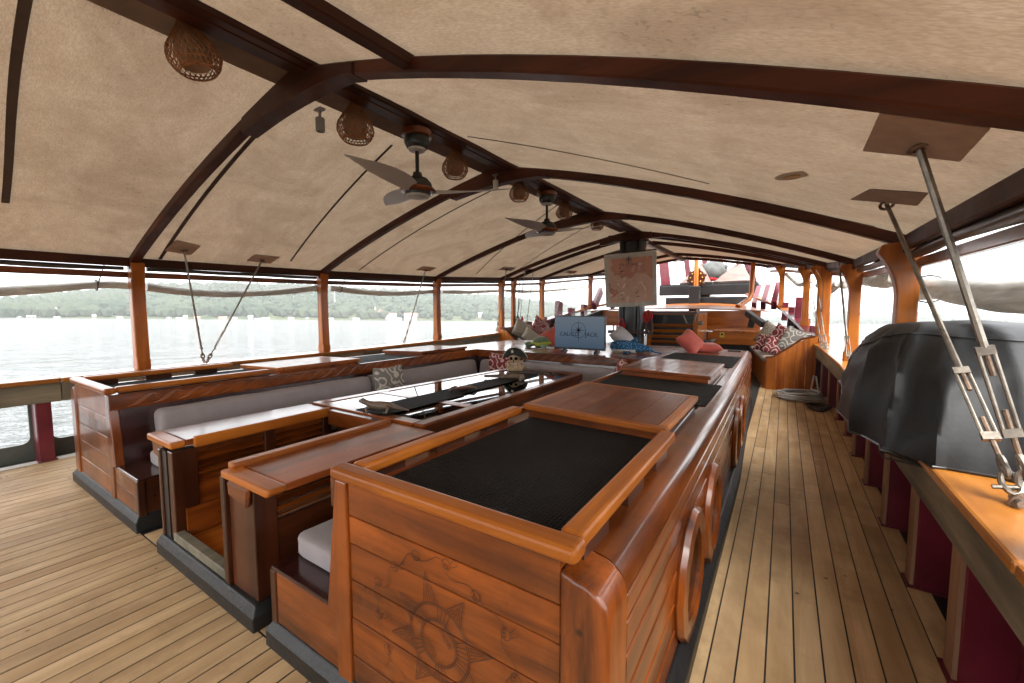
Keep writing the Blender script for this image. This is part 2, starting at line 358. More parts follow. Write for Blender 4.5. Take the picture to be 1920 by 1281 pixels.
def film():
    m, nt, b = mat('clear_plastic_film'); nt.nodes.remove(b); _, v = coords(nt, (1, 2.5, 1), False)
    n = noise_t(nt, v, 3.2, 6, .65, 1.2)
    gl = nd(nt, 'BsdfGlossy'); gl.inputs['Roughness'].default_value = .16; df = nd(nt, 'BsdfTranslucent'); df.inputs[0].default_value = (.55, .55, .53, 1)
    tr = nd(nt, 'BsdfTransparent'); tr.inputs[0].default_value = (.86, .87, .86, 1)
    bn = nd(nt, 'Bump'); bn.inputs['Strength'].default_value = .8; bn.inputs['Distance'].default_value = .05; nt.links.new(n, bn.inputs['Height']); nt.links.new(bn.outputs[0], gl.inputs['Normal'])
    a = nd(nt, 'MixShader'); a.inputs[0].default_value = .3; nt.links.new(gl.outputs[0], a.inputs[2]); nt.links.new(df.outputs[0], a.inputs[1])
    ms = nd(nt, 'MixShader'); nt.links.new(ramp(nt, n, [(.38, (.18,.18,.18)), (.72, (.6,.6,.6))]), ms.inputs[0])
    nt.links.new(tr.outputs[0], ms.inputs[1]); nt.links.new(a.outputs[0], ms.inputs[2]); nt.links.new(ms.outputs[0], nt.nodes['Material Output'].inputs[0]); return m
FILM = film()
# ================================================================ SEA, SHORE
def hdir(px, py=600):
    d = ray(px, py); h = math.hypot(d.x, d.y); return Vector((d.x/h, d.y/h, 0)), d.z/h
# the boat trims a little by the bow, so the water is a slightly tilted plane in the boat's frame
d1, s1_ = hdir(0, 596.0); d2, s2_ = hdir(1700, 609.0)
SEA0 = -1.9
t1 = s1_+(1.5-SEA0)/640; t2 = s2_+(1.5-SEA0)/1600
det = d1.x*d2.y-d1.y*d2.x; SA = (t1*d2.y-t2*d1.y)/det; SB = (d1.x*t2-d2.x*t1)/det
def seaz(x, y): return SEA0+SA*x+SB*y
def water():
    m, nt, b = mat('grey_sea_water'); _, v = coords(nt, (1,1,1), False)
    st, _ = coords(nt, (1, .55, 1), False)
    b.inputs['Base Color'].default_value = (.05, .056, .057, 1); b.inputs['Roughness'].default_value = .07; b.inputs['IOR'].default_value = 1.333
    n1 = noise_t(nt, st, .32, 3, .55, .6); n2 = noise_t(nt, v, 1.15, 4, .6, .4); n3 = noise_t(nt, v, .06, 2, .5); n4 = noise_t(nt, v, 5.0, 3, .6)
    h = math_(nt, 'ADD', math_(nt, 'MULTIPLY', n1, 1.0), math_(nt, 'MULTIPLY', n2, .38)); h = math_(nt, 'ADD', h, math_(nt, 'MULTIPLY', n3, 1.2)); h = math_(nt, 'ADD', h, math_(nt, 'MULTIPLY', n4, .06))
    bump(nt, b, h, 1.0, .8); return m
mb = MB(); NA = 48
radii = [0, 8, 30, 120, 500, 1500, 4000]
vs = [(0, 0, seaz(0, 0))]; fs = []
for r in radii[1:]:
    for k in range(NA):
        a = 2*math.pi*k/NA; x, y = r*math.cos(a), r*math.sin(a); vs.append((x, y, seaz(x, y)))
for k in range(NA): fs.append((0, 1+k, 1+(k+1) % NA))
for i in range(len(radii)-2):
    for k in range(NA): fs.append((1+i*NA+k, 1+(i+1)*NA+k, 1+(i+1)*NA+(k+1) % NA, 1+i*NA+(k+1) % NA))
tag(mb.add(vs, fs).build('sea', water(), smooth=True), kind='structure')

def leafmat(name, a, b_, sc):
    m, nt, b = mat(name); _, v = coords(nt, (1,1,1), False)
    n = noise_t(nt, v, sc, 4, .6); n2 = noise_t(nt, v, sc*.13, 3, .5)
    c = ramp(nt, n, [(.3, a), (.7, b_)]); c = mixc(nt, ramp(nt, n2, [(.4, (0,0,0)), (.65, (.6,.6,.6))]), c, (.058, .070, .042))
    nt.links.new(c, b.inputs[0]); b.inputs['Roughness'].default_value = .9; b.inputs['Specular IOR Level'].default_value = .15; return m
LEAF = leafmat('hillside_foliage', (.014, .027, .018), (.042, .060, .034), .12)
EARTH = leafmat('hill_earth', (.04, .06, .03), (.09, .10, .05), .05)
import bmesh
def ico():
    bm = bmesh.new(); bmesh.ops.create_icosphere(bm, subdivisions=1, radius=1.0)
    v = [x.co.copy() for x in bm.verts]; f = [[q.index for q in p.verts] for p in bm.faces]; bm.free(); return v, f
IV, IF = ico()
def hill_range(name, sky_tab, dist_tab, depth, px0, px1, step, tree_h, crown, spacing, seed):
    rnd = random.Random(seed); pxs = []; x = px0
    while x <= px1: pxs.append(x); x += step
    NT = 9
    def surf(px, t):
        d, _ = hdir(px); Ds = lerp(dist_tab, px); D = Ds+depth*t
        q = ray(px, lerp(sky_tab, px)); top = 1.5+q.z/math.hypot(q.x, q.y)*(Ds+depth)-tree_h
        p = CAM+d*D; z0 = seaz(CAM.x+d.x*Ds, d.y*Ds)+.8
        k = min(1, t)**.85 if t > 0 else 0
        if t > 1: k = 1-(t-1)*.8
        nz = noise.noise(Vector((px*.012, t*3, seed)))*.12*(1-abs(2*t-1) if t <= 1 else 0)
        return Vector((p.x, p.y, z0+max(0, top-z0)*(k+nz)-(1.5 if t <= 0 else 0)))
    mb = MB(); mb.grid(len(pxs), NT+3, lambda u, v: surf(pxs[int(round(u*(len(pxs)-1)))], v*(NT+2)/NT))
    tag(mb.build(name, EARTH, smooth=True), kind='structure')
    vs = []; fs = []
    px = px0
    while px < px1:
        d, _ = hdir(px); Ds = lerp(dist_tab, px)
        depth_px = Ds*FW.dot(d); dpx = spacing*F_PX/depth_px*max(.35, FW.dot(d))
        t = .035+rnd.random()*.02
        while t < 1.04:
            pp = surf(px+rnd.uniform(-.5, .5)*dpx, t); s = crown*rnd.uniform(.55, 1.35); n = len(vs)
            if rnd.random() < .9:
                sq = rnd.uniform(.7, 1.15); ph = rnd.random()*50
                for k, v in enumerate(IV):
                    j = 1+.28*noise.noise(v*1.9+Vector((ph, ph, 0)))
                    vs.append((pp.x+v.x*s*j, pp.y+v.y*s*j, pp.z+tree_h*.35+(v.z*sq)*s*j))
                fs += [tuple(q+n for q in f) for f in IF]
            t += spacing/depth*rnd.uniform(.6, 1.4)
        px += dpx
    f = MB(); f.v = vs; f.f = fs
    me = bpy.data.meshes.new('forest'); me.from_pydata(vs, [], fs); me.materials.append(LEAF)
    o = link('forest', me)
    return surf, o
SKY_L = [(-500, 580), (-100, 572), (0, 563), (60, 557), (120, 551), (190, 543), (280, 534), (420, 530), (560, 533), (640, 538), (760, 544), (850, 550), (930, 554), (985, 561), (1040, 566), (1075, 574), (1120, 585), (1180, 596)]
DIS_L = [(-500, 620), (560, 640), (850, 700), (1000, 820), (1180, 1300)]
surfL, fo = hill_range('hill', SKY_L, DIS_L, 420, -300, 1170, 22, 8, 8.2, 13.5, 3)
tag(fo, 'hazy green forest covering the hillside above the shore village', 'forest', kind='stuff')
SKY_R = [(1440, 598), (1500, 590), (1560, 584), (1640, 587), (1700, 588), (1740, 586), (1800, 590), (1860, 595), (1930, 600), (2100, 604), (2400, 606)]
DIS_R = [(1440, 1600), (2400, 1600)]
surfR, fo = hill_range('far_hill', SKY_R, DIS_R, 500, 1440, 2300, 30, 9, 11, 24, 5)
tag(fo, 'distant low wooded shoreline seen past the black cover', 'forest', kind='stuff')

def house(px, yb, wpx, hpx, roof, label, group=None, t=.02, name='house', gable=True, along=True):
    d, _ = hdir(px); Ds = lerp(DIS_L, px); p = surfL(px, t); dep = (p-CAM).dot(FW)
    w = wpx*dep/F_PX*max(.6, FW.dot(d)); h = hpx*dep/F_PX
    q = ray(px, yb); D = math.hypot(p.x-CAM.x, p.y-CAM.y); z = 1.5+q.z/math.hypot(q.x, q.y)*D
    side = Vector((-d.y, d.x, 0)); wd = w*.6
    T = thing(name, label, 'church' if 'church' in name else 'house', (p.x, p.y, z), group)
    def pt(a, b, c): return Vector((p.x, p.y, z))+side*a+d*b+Vector((0, 0, c))
    def bx(a0, a1, b0, b1, c0, c1): return [pt(a0,b0,c0), pt(a1,b0,c0), pt(a1,b1,c0), pt(a0,b1,c0), pt(a0,b0,c1), pt(a1,b0,c1), pt(a1,b1,c1), pt(a0,b1,c1)]
    MB().hexa(bx(-w/2, w/2, -wd/2, wd/2, -4, h*.55)).build('wall', WALLW, T)
    m = MB(); e = .4
    if along: vs = [pt(-w/2-e,-wd/2-e,h*.5), pt(w/2+e,-wd/2-e,h*.5), pt(w/2+e,wd/2+e,h*.5), pt(-w/2-e,wd/2+e,h*.5), pt(-w/2-e*.5,0,h), pt(w/2+e*.5,0,h)]; fsx = [(0,1,5,4),(2,3,4,5),(0,4,3),(1,2,5),(3,2,1,0)]
    else: vs = [pt(-w/2-e,-wd/2-e,h*.5), pt(w/2+e,-wd/2-e,h*.5), pt(w/2+e,wd/2+e,h*.5), pt(-w/2-e,wd/2+e,h*.5), pt(0,-wd/2-e,h), pt(0,wd/2+e,h)]; fsx = [(0,1,4),(2,3,5),(0,4,5,3),(1,2,5,4),(3,2,1,0)]
    m.add(vs, fsx).build('roof', roof, T)
    nw = max(2, int(w/3.2)); wm = MB().hexa(bx(-.45, .45, -.06, .06, -.6, .6)).mesh('window', CHAR)
    for k in range(nw):
        a = -w/2+w*(k+.5)/nw; o = link('window', wm, T); off = side*a+d*(-wd/2-.03)+Vector((0, 0, h*.25)); o.matrix_parent_inverse = T.matrix_basis.inverted() @ Matrix.Translation(off)
    return T, pt, w, h
T, pt, w_, h_ = house(146, 592, 30, 12, ROOFP, 'long church with pink roof and white bell tower on the shore', t=.06, name='church')
m = MB(); m.hexa([pt(w_/2+a, b, c) for c in (-3, h_*.85) for a, b in ((0,-2),(3,-2),(3,2),(0,2))]); m.add([pt(w_/2, -2, h_*.85), pt(w_/2+3, -2, h_*.85), pt(w_/2+3, 2, h_*.85), pt(w_/2, 2, h_*.85), pt(w_/2+1.5, 0, h_*1.35)], [(0,1,4),(1,2,4),(2,3,4),(3,0,4)])
m.build('bell_tower', WALLW, T)
T, pt, w_, h_ = house(713, 594, 15, 15, ROOFP, 'gabled pink chapel with thin spire beside pink roofed halls', t=.06, name='church', along=False)
m = MB(); m.hexa([pt(w_/2+a, b, c) for c in (-3, h_*.9) for a, b in ((0,-1.2),(2.4,-1.2),(2.4,1.2),(0,1.2))]); m.add([pt(w_/2, -1.2, h_*.9), pt(w_/2+2.4, -1.2, h_*.9), pt(w_/2+2.4, 1.2, h_*.9), pt(w_/2, 1.2, h_*.9), pt(w_/2+1.2, 0, h_*1.4)], [(0,1,4),(1,2,4),(2,3,4),(3,0,4)])
m.build('spire', WALLW, T)
house(733, 595, 22, 8, ROOFP, 'low pink roofed hall next to the gabled chapel', t=.03)
house(770, 599, 24, 12, ROOFP, 'two storey red roofed waterfront house with pale walls', t=0)
house(740, 601, 26, 5, ROOFG, 'long pale boathouse on the water below the chapel', t=-.01)
house(697, 588, 14, 6, ROOFG, 'white roofed house on the slope above the chapel', t=.1)
house(101, 585, 14, 8, ROOFG, 'white roofed house on the slope left of the long church', t=.08)
house(905, 594, 16, 8, ROOFG, 'white house alone on the wooded point', t=.06)
hr = random.Random(4); px = -20
while px < 690:
    if not (125 < px < 160):
        w0 = hr.uniform(7, 19); col = ROOFP if hr.random() < .16 else ROOFG
        if col is ROOFP: house(px, 597.5+px*.007, w0, hr.uniform(5, 8), col, 'small shoreline house with pink roof', 'pink roofed houses along the shore', t=hr.uniform(-.012, .02))
        else: house(px, 597.0+px*.007-hr.choice((0, 0, 1.5, 4)), w0, hr.uniform(3.5, 7.5), col, 'small shoreline house with pale metal roof', 'pale roofed houses along the shore', t=hr.choice((-.012, -.01, 0, .02)), along=hr.random() < .7)
    px += hr.choice((9, 14, 22, 30, 48, 64))
p = surfL(629, .25); T = thing('radio_mast', 'tall white lattice radio mast on the wooded shore', 'mast', tuple(p)); q = ray(629, 546)
hh = 1.5+q.z/math.hypot(q.x, q.y)*math.hypot(p.x-CAM.x, p.y)-p.z
m = MB()
for a in range(3):
    o = Vector((math.cos(a*2.094)*1.4, math.sin(a*2.094)*1.4, 0)); m.tube([p+o, p+o*.25+Vector((0, 0, hh))], .16, 5)
m.build('leg', WHITEP, T)
m = MB()
for k in range(14):
    z0 = hh*k/14; f0 = 1-.75*k/14
    for a in range(3):
        o1 = Vector((math.cos(a*2.094)*1.4, math.sin(a*2.094)*1.4, 0))*f0; o2 = Vector((math.cos((a+1)*2.094)*1.4, math.sin((a+1)*2.094)*1.4, 0))*f0
        m.tube([p+o1+Vector((0, 0, z0)), p+o2+Vector((0, 0, z0+hh/14))], .08, 4)
m.build('brace', WHITEP, T)

# ================================================================ HULL OUTLINE, DECK
HW = [(-6, 3.2), (-4, 3.30), (0, 3.40), (2, 3.43), (4, 3.44), (6.5, 3.45), (8.8, 3.32), (10.5, 3.10), (13, 2.66), (15, 2.05), (16.8, 1.55), (18.5, .9), (19.6, .1)]
def hw(y): return lerp(HW, y)
def dz(y): return .0024*max(0, y-2)**2
deck = MB(); ys = [-6+.5*i for i in range(52)]
deck.grid(len(ys), 2, lambda u, v: (lambda y: ((-hw(y)-.12+2*(hw(y)+.12)*v), y, dz(y)-.0035))(ys[int(round(u*(len(ys)-1)))]))
CAULK = plain('black_deck_caulking', (.014, .013, .012), .6, 0, 0, 12, .3)
DK = tag(deck.build('deck', CAULK), kind='structure')
hull = MB(); hull.grid(len(ys), 4, lambda u, v: (lambda y: (-(hw(y)+.14)*(1-.12*v*v), y, dz(y)-.03-2.6*v))(ys[int(round(u*(len(ys)-1)))]))
hull.grid(len(ys), 4, lambda u, v: (lambda y: ((hw(y)+.14)*(1-.12*v*v), y, dz(y)-.03-2.6*v))(ys[int(round(u*(len(ys)-1)))]))
tag(hull.build('hull', MAROON, smooth=True), kind='structure')
def plank(x0, x1, y0, y1, parent=DK, m=DECK):
    z0, z1 = dz(y0), dz(y1); t = .013; e = random.uniform(-.0012, .0012)
    mb = MB().hexa([(x0,y0,z0-t),(x1,y0,z0-t),(x1,y1,z1-t),(x0,y1,z1-t),(x0,y0,z0+e),(x1,y0,z0+e),(x1,y1,z1+e),(x0,y1,z1+e)])
    return mb.build('plank', m, parent)
G = .0036; PW = .1
x = -2.42; i = 0
while x < 2.40:           # after deck, running up to the margin seam in front of the seats
    cuts = [-3.4]+([random.uniform(-.9, .55)] if random.random() < .28 else [])+[.886]
    for a, b in zip(cuts, cuts[1:]): plank(x+.0052, x+PW-.0052, a+.0012, b-.0012)
    x += PW
for sx in (-1, 1):        # side decks, continuous fore and aft
    n = 10
    for k in range(n):
        xa, xb = 2.42+k*.103, 2.42+(k+1)*.103
        y = -1.7 if sx < 0 else -.6; cuts = [y]
        while y < 11: y += random.uniform(1.5, 2.6) if sx > 0 else random.uniform(2.2, 3.2); cuts.append(min(y, 11.4))
        for a, b in zip(cuts, cuts[1:]):
            if b-a > .05: plank(min(sx*xa, sx*xb)+G, max(sx*xa, sx*xb)-G, a+.0012, b-.0012)
for x0, x1, n in ((-.80, -.42, 2), (.50, .86, 2)):   # short boards in the foot wells
    for k in range(n):
        a, b = x0+(x1-x0)*k/n, x0+(x1-x0)*(k+1)/n
        plank(a+G, b-G, .896, 1.55-.3*k); plank(a+G, b-G, 1.56-.3*k, 5.2)
for sx in (-1,):
    mb = MB(); mb.grid(27, 2, lambda u, v: (sx*(hw(-2+u*13)-.09+.12*v), -2+u*13, dz(-2+u*13)+.006))
    tag(mb.build('waterway', plain('white_waterway_paint', (.55, .53, .48), .6, 0, 0, 6, .2)), kind='structure')
# ================================================================ BULWARKS
def railz(y): return lerp([(-4, .83), (4, .83), (6.5, .865), (8.9, .945), (9.6, .97), (10.5, 1.05), (13, 1.45), (16, 2.0), (19, 2.5)], y)
ST_Y = [-1.36, -.64, .08, .80, 1.52, 2.28, 2.97, 3.72, 4.5, 5.3, 6.05, 6.8, 7.55, 8.3, 9.05]
CAPM = wood('golden_cap_teak', 1, (.27, .085, .012), (.60, .25, .045), .36, .4, vary=.12, stain=.5)
for sx, lab in ((-1, 'low bulwark rail with open ports and maroon stanchions beside the worn seat end'), (1, 'low bulwark rail with maroon stanchions under the black covered bundle')):
    B = thing('bulwark', lab, 'bulwark', (sx*3.4, 0, 0))
    cuts = [-2.0, -.4, .98, 1.62, 3.1, 4.6, 6.2, 7.9, 9.5]
    for a, b in zip(cuts, cuts[1:]):
        n = 3; p = []
        for yy in (a+.003, b-.003):
            h = hw(yy); z = railz(yy); p.append((h, yy, z))
        (h0, y0, z0), (h1, y1, z1) = p
        MB().hexa([(sx*(h0-.15),y0,z0-.045),(sx*(h0+.17),y0,z0-.045),(sx*(h1+.17),y1,z1-.045),(sx*(h1-.15),y1,z1-.045),(sx*(h0-.15),y0,z0),(sx*(h0+.17),y0,z0),(sx*(h1+.17),y1,z1),(sx*(h1-.15),y1,z1)]).build('cap_rail', CAPM, B, bev=.012, seg=2)
        MB().hexa([(sx*(h0-.115),y0,z0-.235),(sx*(h0-.06),y0,z0-.235),(sx*(h1-.06),y1,z1-.235),(sx*(h1-.115),y1,z1-.235),(sx*(h0-.115),y0,z0-.047),(sx*(h0-.06),y0,z0-.047),(sx*(h1-.06),y1,z1-.047),(sx*(h1-.115),y1,z1-.047)]).build('rail_board', GREYWOOD, B, bev=.004)
    for y in ST_Y:
        h = hw(y); zt = railz(y)-.05; z0 = dz(y)
        so_ = MB().box(min(sx*(h-.055), sx*(h+.16)), max(sx*(h-.055), sx*(h+.16)), y, y+.11, z0-.005, zt).build('stanchion', MAROON, B, bev=.006)
        MB().box(min(sx*(h-.072), sx*(h-.056)), max(sx*(h-.072), sx*(h-.056)), y+.004, y+.106, z0+.002, zt-.16).build('edge_strip', TANWOOD if sx > 0 else MAROON, so_)
        MB().box(min(sx*(h-.085), sx*(h+.1)), max(sx*(h-.085), sx*(h+.1)), y-.012, y+.122, z0-.004, z0+.012).build('foot_block', MAROON, so_)
    for a, b in zip(ST_Y, ST_Y[1:]):
        h0, h1 = hw(a), hw(b); z0 = dz(a)
        if sx < 0:   # open port with rounded lower corners
            lo = .165; poly = [(a, z0-.02)]
            r = .07
            poly = [(a+.05, z0-.02), (b+.06, z0-.02), (b+.06, railz(b)-.06), (b-.02, railz(b)-.06)]
            for k in range(7):
                t = k/6*math.pi/2; poly.append((b-.02-r+r*math.cos(t), z0+lo+r-r*math.sin(t)))
            for k in range(7):
                t = k/6*math.pi/2; poly.append((a+.13+r-r*math.sin(t), z0+lo+r-r*math.cos(t)))
            poly += [(a+.13, railz(a)-.06), (a+.05, railz(a)-.06)]
            MB().prism(poly, 0, -(h0+.20), -(h0+.162)).build('port_board', plain('grey_green_paint', (.075, .085, .07), .5, 0, .1, 6, .3), B)
        else:
            MB().hexa([(h0+.10,a+.05,z0-.02),(h0+.13,a+.05,z0-.02),(h1+.13,b+.05,z0-.02),(h1+.10,b+.05,z0-.02),(h0+.10,a+.05,railz(a)-.06),(h0+.13,a+.05,railz(a)-.06),(h1+.13,b+.05,railz(b)-.06),(h1+.10,b+.05,railz(b)-.06)]).build('side_panel', MAROON, B)
            MB().box(h0+.085, h0+.099, a+.2, b-.08, z0+.16, z0+.48).build('inset_panel', MAROON, B, bev=.006)

# ================================================================ AWNING
def ridge(y): return 3.075+.011*max(0, min(y-1.5, 9))
def eave(y): return lerp([(-4, 1.97), (.6, 2.01), (1.6, 2.025), (3.9, 2.065), (6.5, 2.15), (8.8, 2.30), (10.5, 2.43), (13.1, 2.70), (15, 2.85)], y)
def tilt(x, y): return -.06*x/hw(y)*max(0, min(1, (10-y)/4))   # the awning hangs a touch lower to starboard
def eave2(y, sx): return eave(y)+tilt(sx*hw(y), y)
def roof(x, y):
    t = min(1.08, abs(x)/hw(y)); return ridge(y)-(ridge(y)-eave(y))*(.64*t+.36*t*t)+tilt(x, y)
def roofhit(px, py):
    d = ray(px, py).normalized(); t = .3
    while t < 40:
        p = CAM+d*t
        if p.z > roof(p.x, p.y): break
        t += .01
    return CAM+d*(t-.005)
Y_END = 14.3
RY = [-3.1, -.75, 1.63, 3.93, 6.53, 8.75, 9.25, 10.5, 13.0, 14.2]
AW = thing('canvas_awning', 'stained beige canvas awning stretched over the whole deck', 'awning', (0, 0, 3))
def sag(y):
    for a, b in zip(RY, RY[1:]):
        if a <= y <= b:
            t = (y-a)/(b-a); return .022*min(1, (b-a)/2.2)*math.sin(math.pi*t)
    return 0
NY, NX = 170, 57
def cv(u, v):
    y = -3.2+(Y_END+3.2)*u; x = (hw(y)+.10)*(2*v-1)  # unseen aft end is run out this far to cut light from astern
    return (x, y, roof(x, y)+sag(y)*math.sin(math.pi*min(1, abs(x)/hw(y)))+.006+.006*noise.noise(Vector((x*1.1, y*2.3, 0)))+.003*noise.noise(Vector((x*4, y*6, 3))))
MB().grid(NY, NX, cv).build('canvas', CANVAS, AW, smooth=True, ang=60)
def strip(p0, p1, w, off, m, name='seam_strip', n=16, wav=0):
    a = Vector((p0[0], p0[1], 0)); b = Vector((p1[0], p1[1], 0)); d = (b-a).normalized(); s = Vector((-d.y, d.x, 0))*w/2
    mb = MB()
    def f(u, v):
        q = a+(b-a)*u+s*(2*v-1)+s*2*wav*math.sin(u*5)
        return (q.x, q.y, roof(q.x, q.y)-off)
    mb.grid(n, 2, f); me_v = mb.v[:]; 
    mb.grid(n, 2, lambda u, v: (lambda q: (q[0], q[1], q[2]+.004))(f(u, v)))
    return mb.build(name, m, AW)
SEAM = plain('dark_seam_webbing', (.070, .042, .032), .8, 0, 0, 10, .2)
for (a, b, w_) in (((503, 228), (300, 486), .035), ((735, 272), (545, 490), .022), ((925, 356), (673, 507), .022), ((1045, 385), (893, 514), .02), ((876, 256), (1330, 345), .016), ((1035, 335), (1640, 425), .02), ((1110, 420), (960, 515), .02)):
    p, q = roofhit(*a), roofhit(*b)
    if p.y < 14 and q.y < 14: strip(p, q, w_, .002, SEAM)
p, q = roofhit(52, 0), roofhit(6, 380)
strip((p.x+(p.x-q.x)*.15, p.y+(p.y-q.y)*.15), q, .045, .003, SEAM, wav=.25, n=24)
mb = MB(); mb.grid(60, 2, lambda u, v: (.045-.26*v, -1.85+10.5*u, roof(.045-.26*v, -1.85+10.5*u)-.006)); mb.grid(60, 2, lambda u, v: (.045-.26*v, -1.85+10.5*u, roof(.045-.26*v, -1.85+10.5*u)-.001)); mb.build('ridge_trim', plain('brown_ridge_webbing', (.17, .115, .09), .8, 0, 0, 8, .2), AW)
for quad in (((1650, 210), (1858, 238), (1800, 302), (1618, 282)), ((1632, 354), (1741, 361), (1720, 385), (1594, 374)), ((330, 450), (377, 461), (357, 478), (308, 470)), ((478, 477), (526, 482), (506, 494), (462, 489)), ((793, 499), (818, 502), (805, 509), (780, 506)), ((945, 500), (968, 502), (958, 508), (935, 506)), ((990, 504), (1010, 505), (1000, 510), (980, 509)), ((1065, 507), (1084, 508), (1076, 513), (1057, 512))):
    P4 = [roofhit(*q) for q in quad]; n = 5; mb = MB()
    def fp(u, v, off):
        q = (P4[0]*(1-u)+P4[1]*u)*(1-v)+(P4[3]*(1-u)+P4[2]*u)*v; return (q.x, q.y, roof(q.x, q.y)-off)
    mb.grid(n, n, lambda u, v: fp(u, v, .004)); mb.grid(n, n, lambda u, v: fp(u, v, 0)); mb.build('patch', PATCH, AW)
p = roofhit(1485, 328); mb = MB(); mb.lathe([(0, 0), (.05, 0), (.07, .002), (.085, .006)], 20, (p.x, p.y, p.z-.012)); o = mb.build('round_vent', WHITEP, AW)
MB().lathe([(.02, 0), (.042, 0), (.042, .004), (.02, .004)], 14, (p.x, p.y, p.z-.016)).build('vent_ring', BRASS, o)

FR = thing('timber_roof', 'dark timber roof frame on orange wooden posts holding the canvas', 'roof', (0, 4, 0))
# ridge beam: hollow trough of two cheeks and a soffit
MB().hexa([(.05, -1.9, ridge(0)-.105), (.175, -1.9, ridge(0)-.105), (.175, 8.6, ridge(8.6)-.105), (.05, 8.6, ridge(8.6)-.105), (.05, -1.9, roof(.175, 0)-.006), (.175, -1.9, roof(.175, 0)-.006), (.175, 8.6, roof(.175, 8.6)-.006), (.05, 8.6, roof(.175, 8.6)-.006)]).build('ridge_beam', RAFT['y'], FR, bev=.01)
MB().bar((0, 8.8, ridge(8.8)-.1), (0, 14.2, ridge(14)-.1), .1, .1).build('ridge_beam', RAFT['y'], FR)
MB().bar((.212, -1.9, roof(.212, 0)-.036), (.212, 8.6, roof(.212, 8.6)-.036), .07, .05).build('ridge_cheek', RAFT['y'], FR, bev=.008)
for i, y in enumerate(RY):
    h = hw(y); w_ = .085 if i not in (6,) else .07; dp = .078
    n = 25; mb = MB(); ring = []
    for k in range(n):
        x = -h+.02+(2*h-.04)*k/(n-1); zt = roof(x, y)-.008
        ring.append([(x, y-w_/2, zt-dp), (x, y+w_/2, zt-dp), (x, y+w_/2, zt), (x, y-w_/2, zt)])
    vs = [q for r_ in ring for q in r_]; fs = [(0,1,2,3), tuple(4*(n-1)+q for q in (3,2,1,0))]
    for k in range(n-1):
        for q in range(4): fs.append((4*k+q, 4*k+(q+1) % 4, 4*k+4+(q+1) % 4, 4*k+4+q))
    mb.add(vs, fs).build('rafter', RAFT['x'], FR, bev=.008)
    # curved knee board under the ridge
    if y < 9:
        poly = []
        for k in range(13):
            x = -.68+1.30*k/12; poly.append((x, roof(x, y)-.02))
        for k in range(13):
            x = .62-1.30*k/12; u = (x+.68)/1.30; poly.append((x, min(roof(x, y)-.09, ridge(y)-.215+.03*math.sin(math.pi*u)-.06*(1-u)**1.5)))
        MB().prism(poly, 1, y-w_/2-.014, y+w_/2+.014).build('ridge_knee', RAFT['x'], FR, bev=.006)
def post(y, sx, zb=None, width=.125):
    h = hw(y); zt = roof(sx*h, y)-.01; zb = railz(y)-.004 if zb is None else zb
    prof = []
    a = width/2
    outer = [(h+a, zb+.13), (h+a*.9, zb+.5), (h+a*.9, zt-.35), (h+a*1.1, zt-.02)]
    kk = 1 if sx > 0 else .35
    inner = [(h-.15*kk-a*(1-kk), zt-.045)]
    for k in range(8):
        t = k/7; inner.append((h-(a*.9+(.17-a*.9)*kk*(1-t)**2.2), zt-.10-.34*t))
    inner += [(h-a*.9, zb+.5), (h-a, zb+.13)]
    base = [(h-a*1.25, zb+.11), (h-a*1.25, zb), (h+a*1.25, zb), (h+a*1.25, zb+.11)]
    poly = [(sx*p[0], p[1]) for p in inner+base+outer]
    o = MB().prism(poly, 1, y-.062, y+.062).build('post', WO['z'], FR, bev=.022, seg=3)
    MB().lathe([(.0, 0), (.017, 0), (.017, .008), (0, .008)], 10, (sx*(h-.03), y-.070, zt-.10), axis=1).build('bolt', BLACK, o)
for y in (1.65, 3.93, 6.55, 8.78): 
    for sx in (-1, 1): post(y, sx)
for sx in (-1, 1):
    post(10.5, sx, 1.15); post(13.0, sx, 1.5); post(9.25, sx, railz(9.25)-.004, .10)
    ys_ = [-3.2, 1.6, 3.9, 6.5, 8.75, 10.5, 13.0, 14.2]
    for a, b in zip(ys_, ys_[1:]):
        h0, h1 = hw(a), hw(b)
        MB().bar((sx*(h0-.02), a, eave2(a, sx)-.05), (sx*(h1-.02), b, eave2(b, sx)-.05), .055, .095).build('eave_beam', RAFT['y'], FR, bev=.006)
        MB().bar((sx*(h0+.07), a, eave2(a, sx)-.185), (sx*(h1+.07), b, eave2(b, sx)-.185), .05, .065).build('curtain_rail', W['y'], FR, bev=.006)
# fore-and-aft batten near the port... starboard bay
p, q = roofhit(600, 0), roofhit(778, 112)
MB().bar((p.x-(q.x-p.x)*1.2, p.y-(q.y-p.y)*1.2, roof(p.x, p.y)-.04), (q.x, q.y, roof(q.x, q.y)-.035), .075, .06).build('batten', RAFT['y'], FR, bev=.006)

